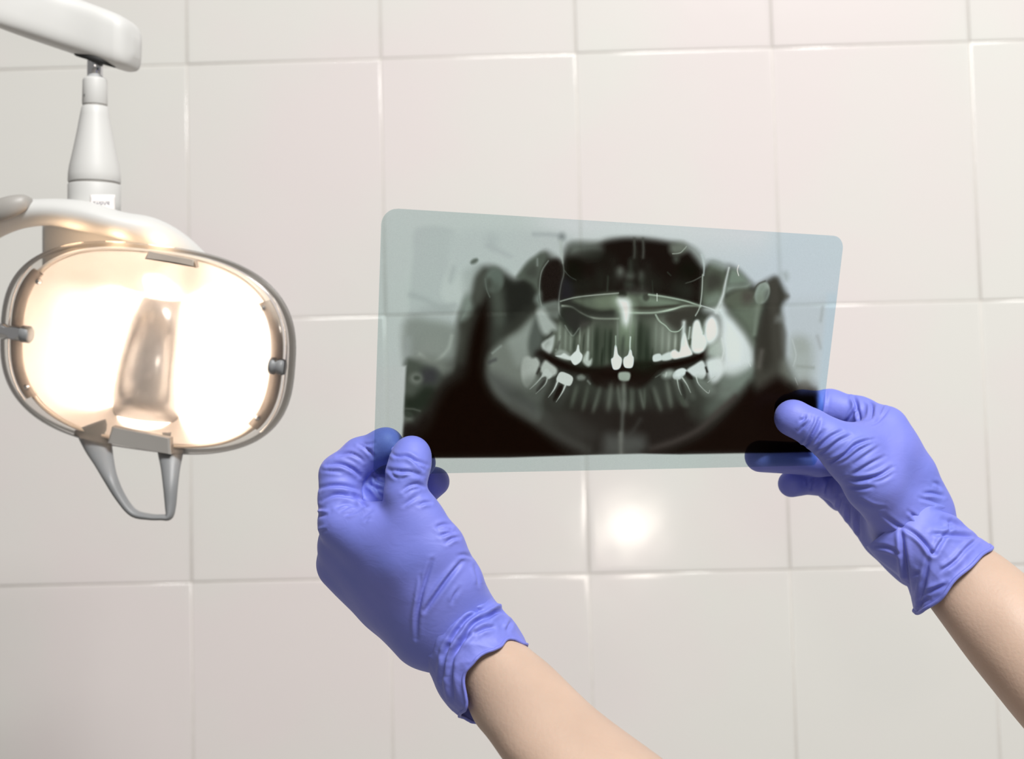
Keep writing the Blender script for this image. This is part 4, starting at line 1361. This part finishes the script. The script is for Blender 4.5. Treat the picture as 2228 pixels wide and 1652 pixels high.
# yoke that carries the head
YK = [(-150, 720, 1.07, 26, 20), (-110, 610, 1.070, 27, 24), (-50, 520, 1.070, 28, 28), (20, 474, 1.068, 31, 34), (100, 462, 1.066, 29, 44), (180, 470, 1.066, 33, 50), (260, 490, 1.066, 30, 48), (330, 508, 1.070, 34, 42),
      (395, 545, 1.082, 32, 32), (470, 620, 1.10, 30, 24)]
ribbon('yoke', YK, MT['white'], lamp, 70, 22)
ribbon('yoke_cap', [(-50, 486, 1.058, 16, 10), (-15, 464, 1.052, 24, 16), (22, 450, 1.05, 24, 16), (54, 440, 1.052, 17, 12), (70, 436, 1.056, 5, 4)], MT['cap'], lamp, 30, 16)
# back housing seen between yoke and cover
hbx = []
for y, dz in ((482, 0.0), (500, 0.0), (560, 0.004), (600, 0.004)):
    hbx.append([up(x, y + sk, d) for x, sk, d in ((92, 0, 1.092), (100, 0, 1.086), (250, 6, 1.082), (400, 30, 1.086), (410, 32, 1.095), (400, 30, 1.14), (100, 0, 1.14), (92, 0, 1.13))])
tube_obj('back_housing', np.array(hbx), MT['white'], lamp, True, True)
for vx, vy in ((150, 520), (255, 522), (350, 536)):
    ld2 = bpy.data.lights.new('vent_light', 'POINT')
    ld2.energy, ld2.color, ld2.shadow_soft_size = 0.024, (1.0, 0.66, 0.40), 0.012
    lo2 = bpy.data.objects.new('vent_light', ld2)
    COL.objects.link(lo2)
    lo2.parent = lamp
    lo2.location = Vector(c2w(up(vx, vy, 1.054)) - wloc(lamp))


# neck: pin, collar, cone and lower sleeve turned about one axis
def lathe(name, prof, mat, x0=207, y0=120, x1=205, y1=470, d=1.085, nt=40, cap=True):
    ax0, ax1 = up(x0, y0, d), up(x1, y1, d)
    t = (ax1 - ax0) / np.linalg.norm(ax1 - ax0)
    A = np.cross(t, np.array([0, 0, 1.0])); A /= np.linalg.norm(A)
    B = np.cross(t, A)
    th = np.linspace(0, 2 * np.pi, nt, endpoint=False)
    P = []
    for y, r in prof:
        c = ax0 + (ax1 - ax0) * (y - y0) / (y1 - y0)
        P.append(c + (A * np.cos(th)[:, None] + B * np.sin(th)[:, None]) * r * d / F)
    return tube_obj(name, np.array(P), mat, lamp, cap, cap)


lathe('pin', [(100, 17), (176, 17)], MT['chrome'])
lathe('collar', [(170, 22), (173, 25), (176, 26), (227, 27), (229, 26)], MT['white'])
lathe('neck_seam', [(226, 25.5), (236, 25.5)], MT['cap'])
lathe('neck_cone', [(232, 26.5), (234, 28), (250, 31), (290, 38), (330, 46), (362, 53), (380, 55.5), (396, 56), (398, 55)], MT['white'])
lathe('sleeve_seam', [(396, 54), (404, 54)], MT['cap'])
lathe('neck_sleeve', [(402, 55), (404, 56), (440, 56), (480, 56)], MT['white'])
q = up(188, 208, 1.085 - 26 * 1.085 / F * 0.82)
tube_obj('set_screw', pipe(np.array([q + [0, 0, .004], q, q + [-.0003, 0, -.0004]]), [.0020, .0020, .0014], 14), MT['black'], lamp, True, True)


def sticker_material():
    m, nt, b = new_mat('sticker_paper')
    b.inputs['Roughness'].default_value = 0.6
    uvn = nt.nodes.new('ShaderNodeUVMap')
    sep = nt.nodes.new('ShaderNodeSeparateXYZ')
    nt.links.new(uvn.outputs[0], sep.inputs[0])
    n = nt.nodes.new('ShaderNodeTexNoise')
    n.inputs['Scale'].default_value = 14
    n.inputs['Detail'].default_value = 1
    nt.links.new(uvn.outputs[0], n.inputs['Vector'])

    def band(sock, lo, hi):
        g = nt.nodes.new('ShaderNodeMath'); g.operation = 'GREATER_THAN'; g.inputs[1].default_value = lo
        l = nt.nodes.new('ShaderNodeMath'); l.operation = 'LESS_THAN'; l.inputs[1].default_value = hi
        mm = nt.nodes.new('ShaderNodeMath'); mm.operation = 'MULTIPLY'
        nt.links.new(sock, g.inputs[0]); nt.links.new(sock, l.inputs[0])
        nt.links.new(g.outputs[0], mm.inputs[0]); nt.links.new(l.outputs[0], mm.inputs[1])
        return mm.outputs[0]
    bx, by = band(sep.outputs[0], 0.10, 0.72), band(sep.outputs[1], 0.46, 0.66)
    th_ = nt.nodes.new('ShaderNodeMath'); th_.operation = 'GREATER_THAN'; th_.inputs[1].default_value = 0.47
    nt.links.new(n.outputs['Fac'], th_.inputs[0])
    m1 = nt.nodes.new('ShaderNodeMath'); m1.operation = 'MULTIPLY'
    m2 = nt.nodes.new('ShaderNodeMath'); m2.operation = 'MULTIPLY'
    nt.links.new(bx, m1.inputs[0]); nt.links.new(by, m1.inputs[1])
    nt.links.new(m1.outputs[0], m2.inputs[0]); nt.links.new(th_.outputs[0], m2.inputs[1])
    mx = nt.nodes.new('ShaderNodeMix'); mx.data_type = 'RGBA'
    mx.inputs[6].default_value = (0.86, 0.82, 0.80, 1)
    mx.inputs[7].default_value = (0.30, 0.29, 0.31, 1)
    nt.links.new(m2.outputs[0], mx.inputs[0])
    nt.links.new(mx.outputs[2], b.inputs['Base Color'])
    return m


# small paper label wrapped on the sleeve
th = np.linspace(-0.15, 0.92, 16)
rr = 56.8
LP = np.array([[up(205 + rr * math.sin(t), y + (rr * math.cos(t)) * 0.0, 1.085 - rr * math.cos(t) * 1.085 / F) for t in th] for y in np.linspace(424, 466, 6)])
lab = obj('label_sticker', c2w(LP.reshape(-1, 3)), [tuple(f) for f in grid_faces(6, 16)], sticker_material(), lamp)
uvl = lab.data.uv_layers.new(name='UVMap')
for lpi in lab.data.loops:
    i, j = divmod(lpi.vertex_index, 16)
    uvl.data[lpi.index].uv = (j / 15, 1 - i / 5)
sm = lab.modifiers.new('thick', 'SOLIDIFY')
sm.thickness = 0.0003

# swing arm: rounded beam coming down from the upper left, nearer to the camera on the left
AX = [(-420, -178, .93), (-200, -92, 1.0), (0, -4, 1.062), (150, 52, 1.084), (250, 88, 1.087), (276, 97, 1.087), (290, 102, 1.087), (298, 105, 1.087)]
AS = [(80, 62), (72, 58), (64, 54), (60, 52), (58, 50), (54, 46), (44, 36), (20, 16)]
ARM = []
th = np.linspace(0, 2 * np.pi, 48, endpoint=False)
for (x, y, d), (hv, hd) in zip(AX, AS):
    c, s = superell(hd, hv, th, 4.2)
    e1 = up(x, y, d)
    ARM.append(e1 + (np.outer(c, np.array([0.25, 0.05, 0.966])) + np.outer(s, np.array([0.03, -1.0, 0.0]))) * d / F)
ARM = np.array(ARM)
k = catmull(ARM.reshape(len(AX), -1), 46).reshape(46, 48, 3)
tube_obj('arm', k, MT['white'], lamp, True, True)
# dark socket under the arm end
th = np.linspace(0, 2 * np.pi, 32, endpoint=False)
SO = []
for dy, kk in ((-10, 1.0), (3, 1.0), (5, .9)):
    SO.append([up(207 + 46 * kk * math.cos(t), 130 + dy + 14 * math.cos(t) * kk, 1.087 + 40 * kk * math.sin(t) * 1.087 / F) for t in th])
tube_obj('arm_socket', np.array(SO), MT['black'], lamp, True, True)
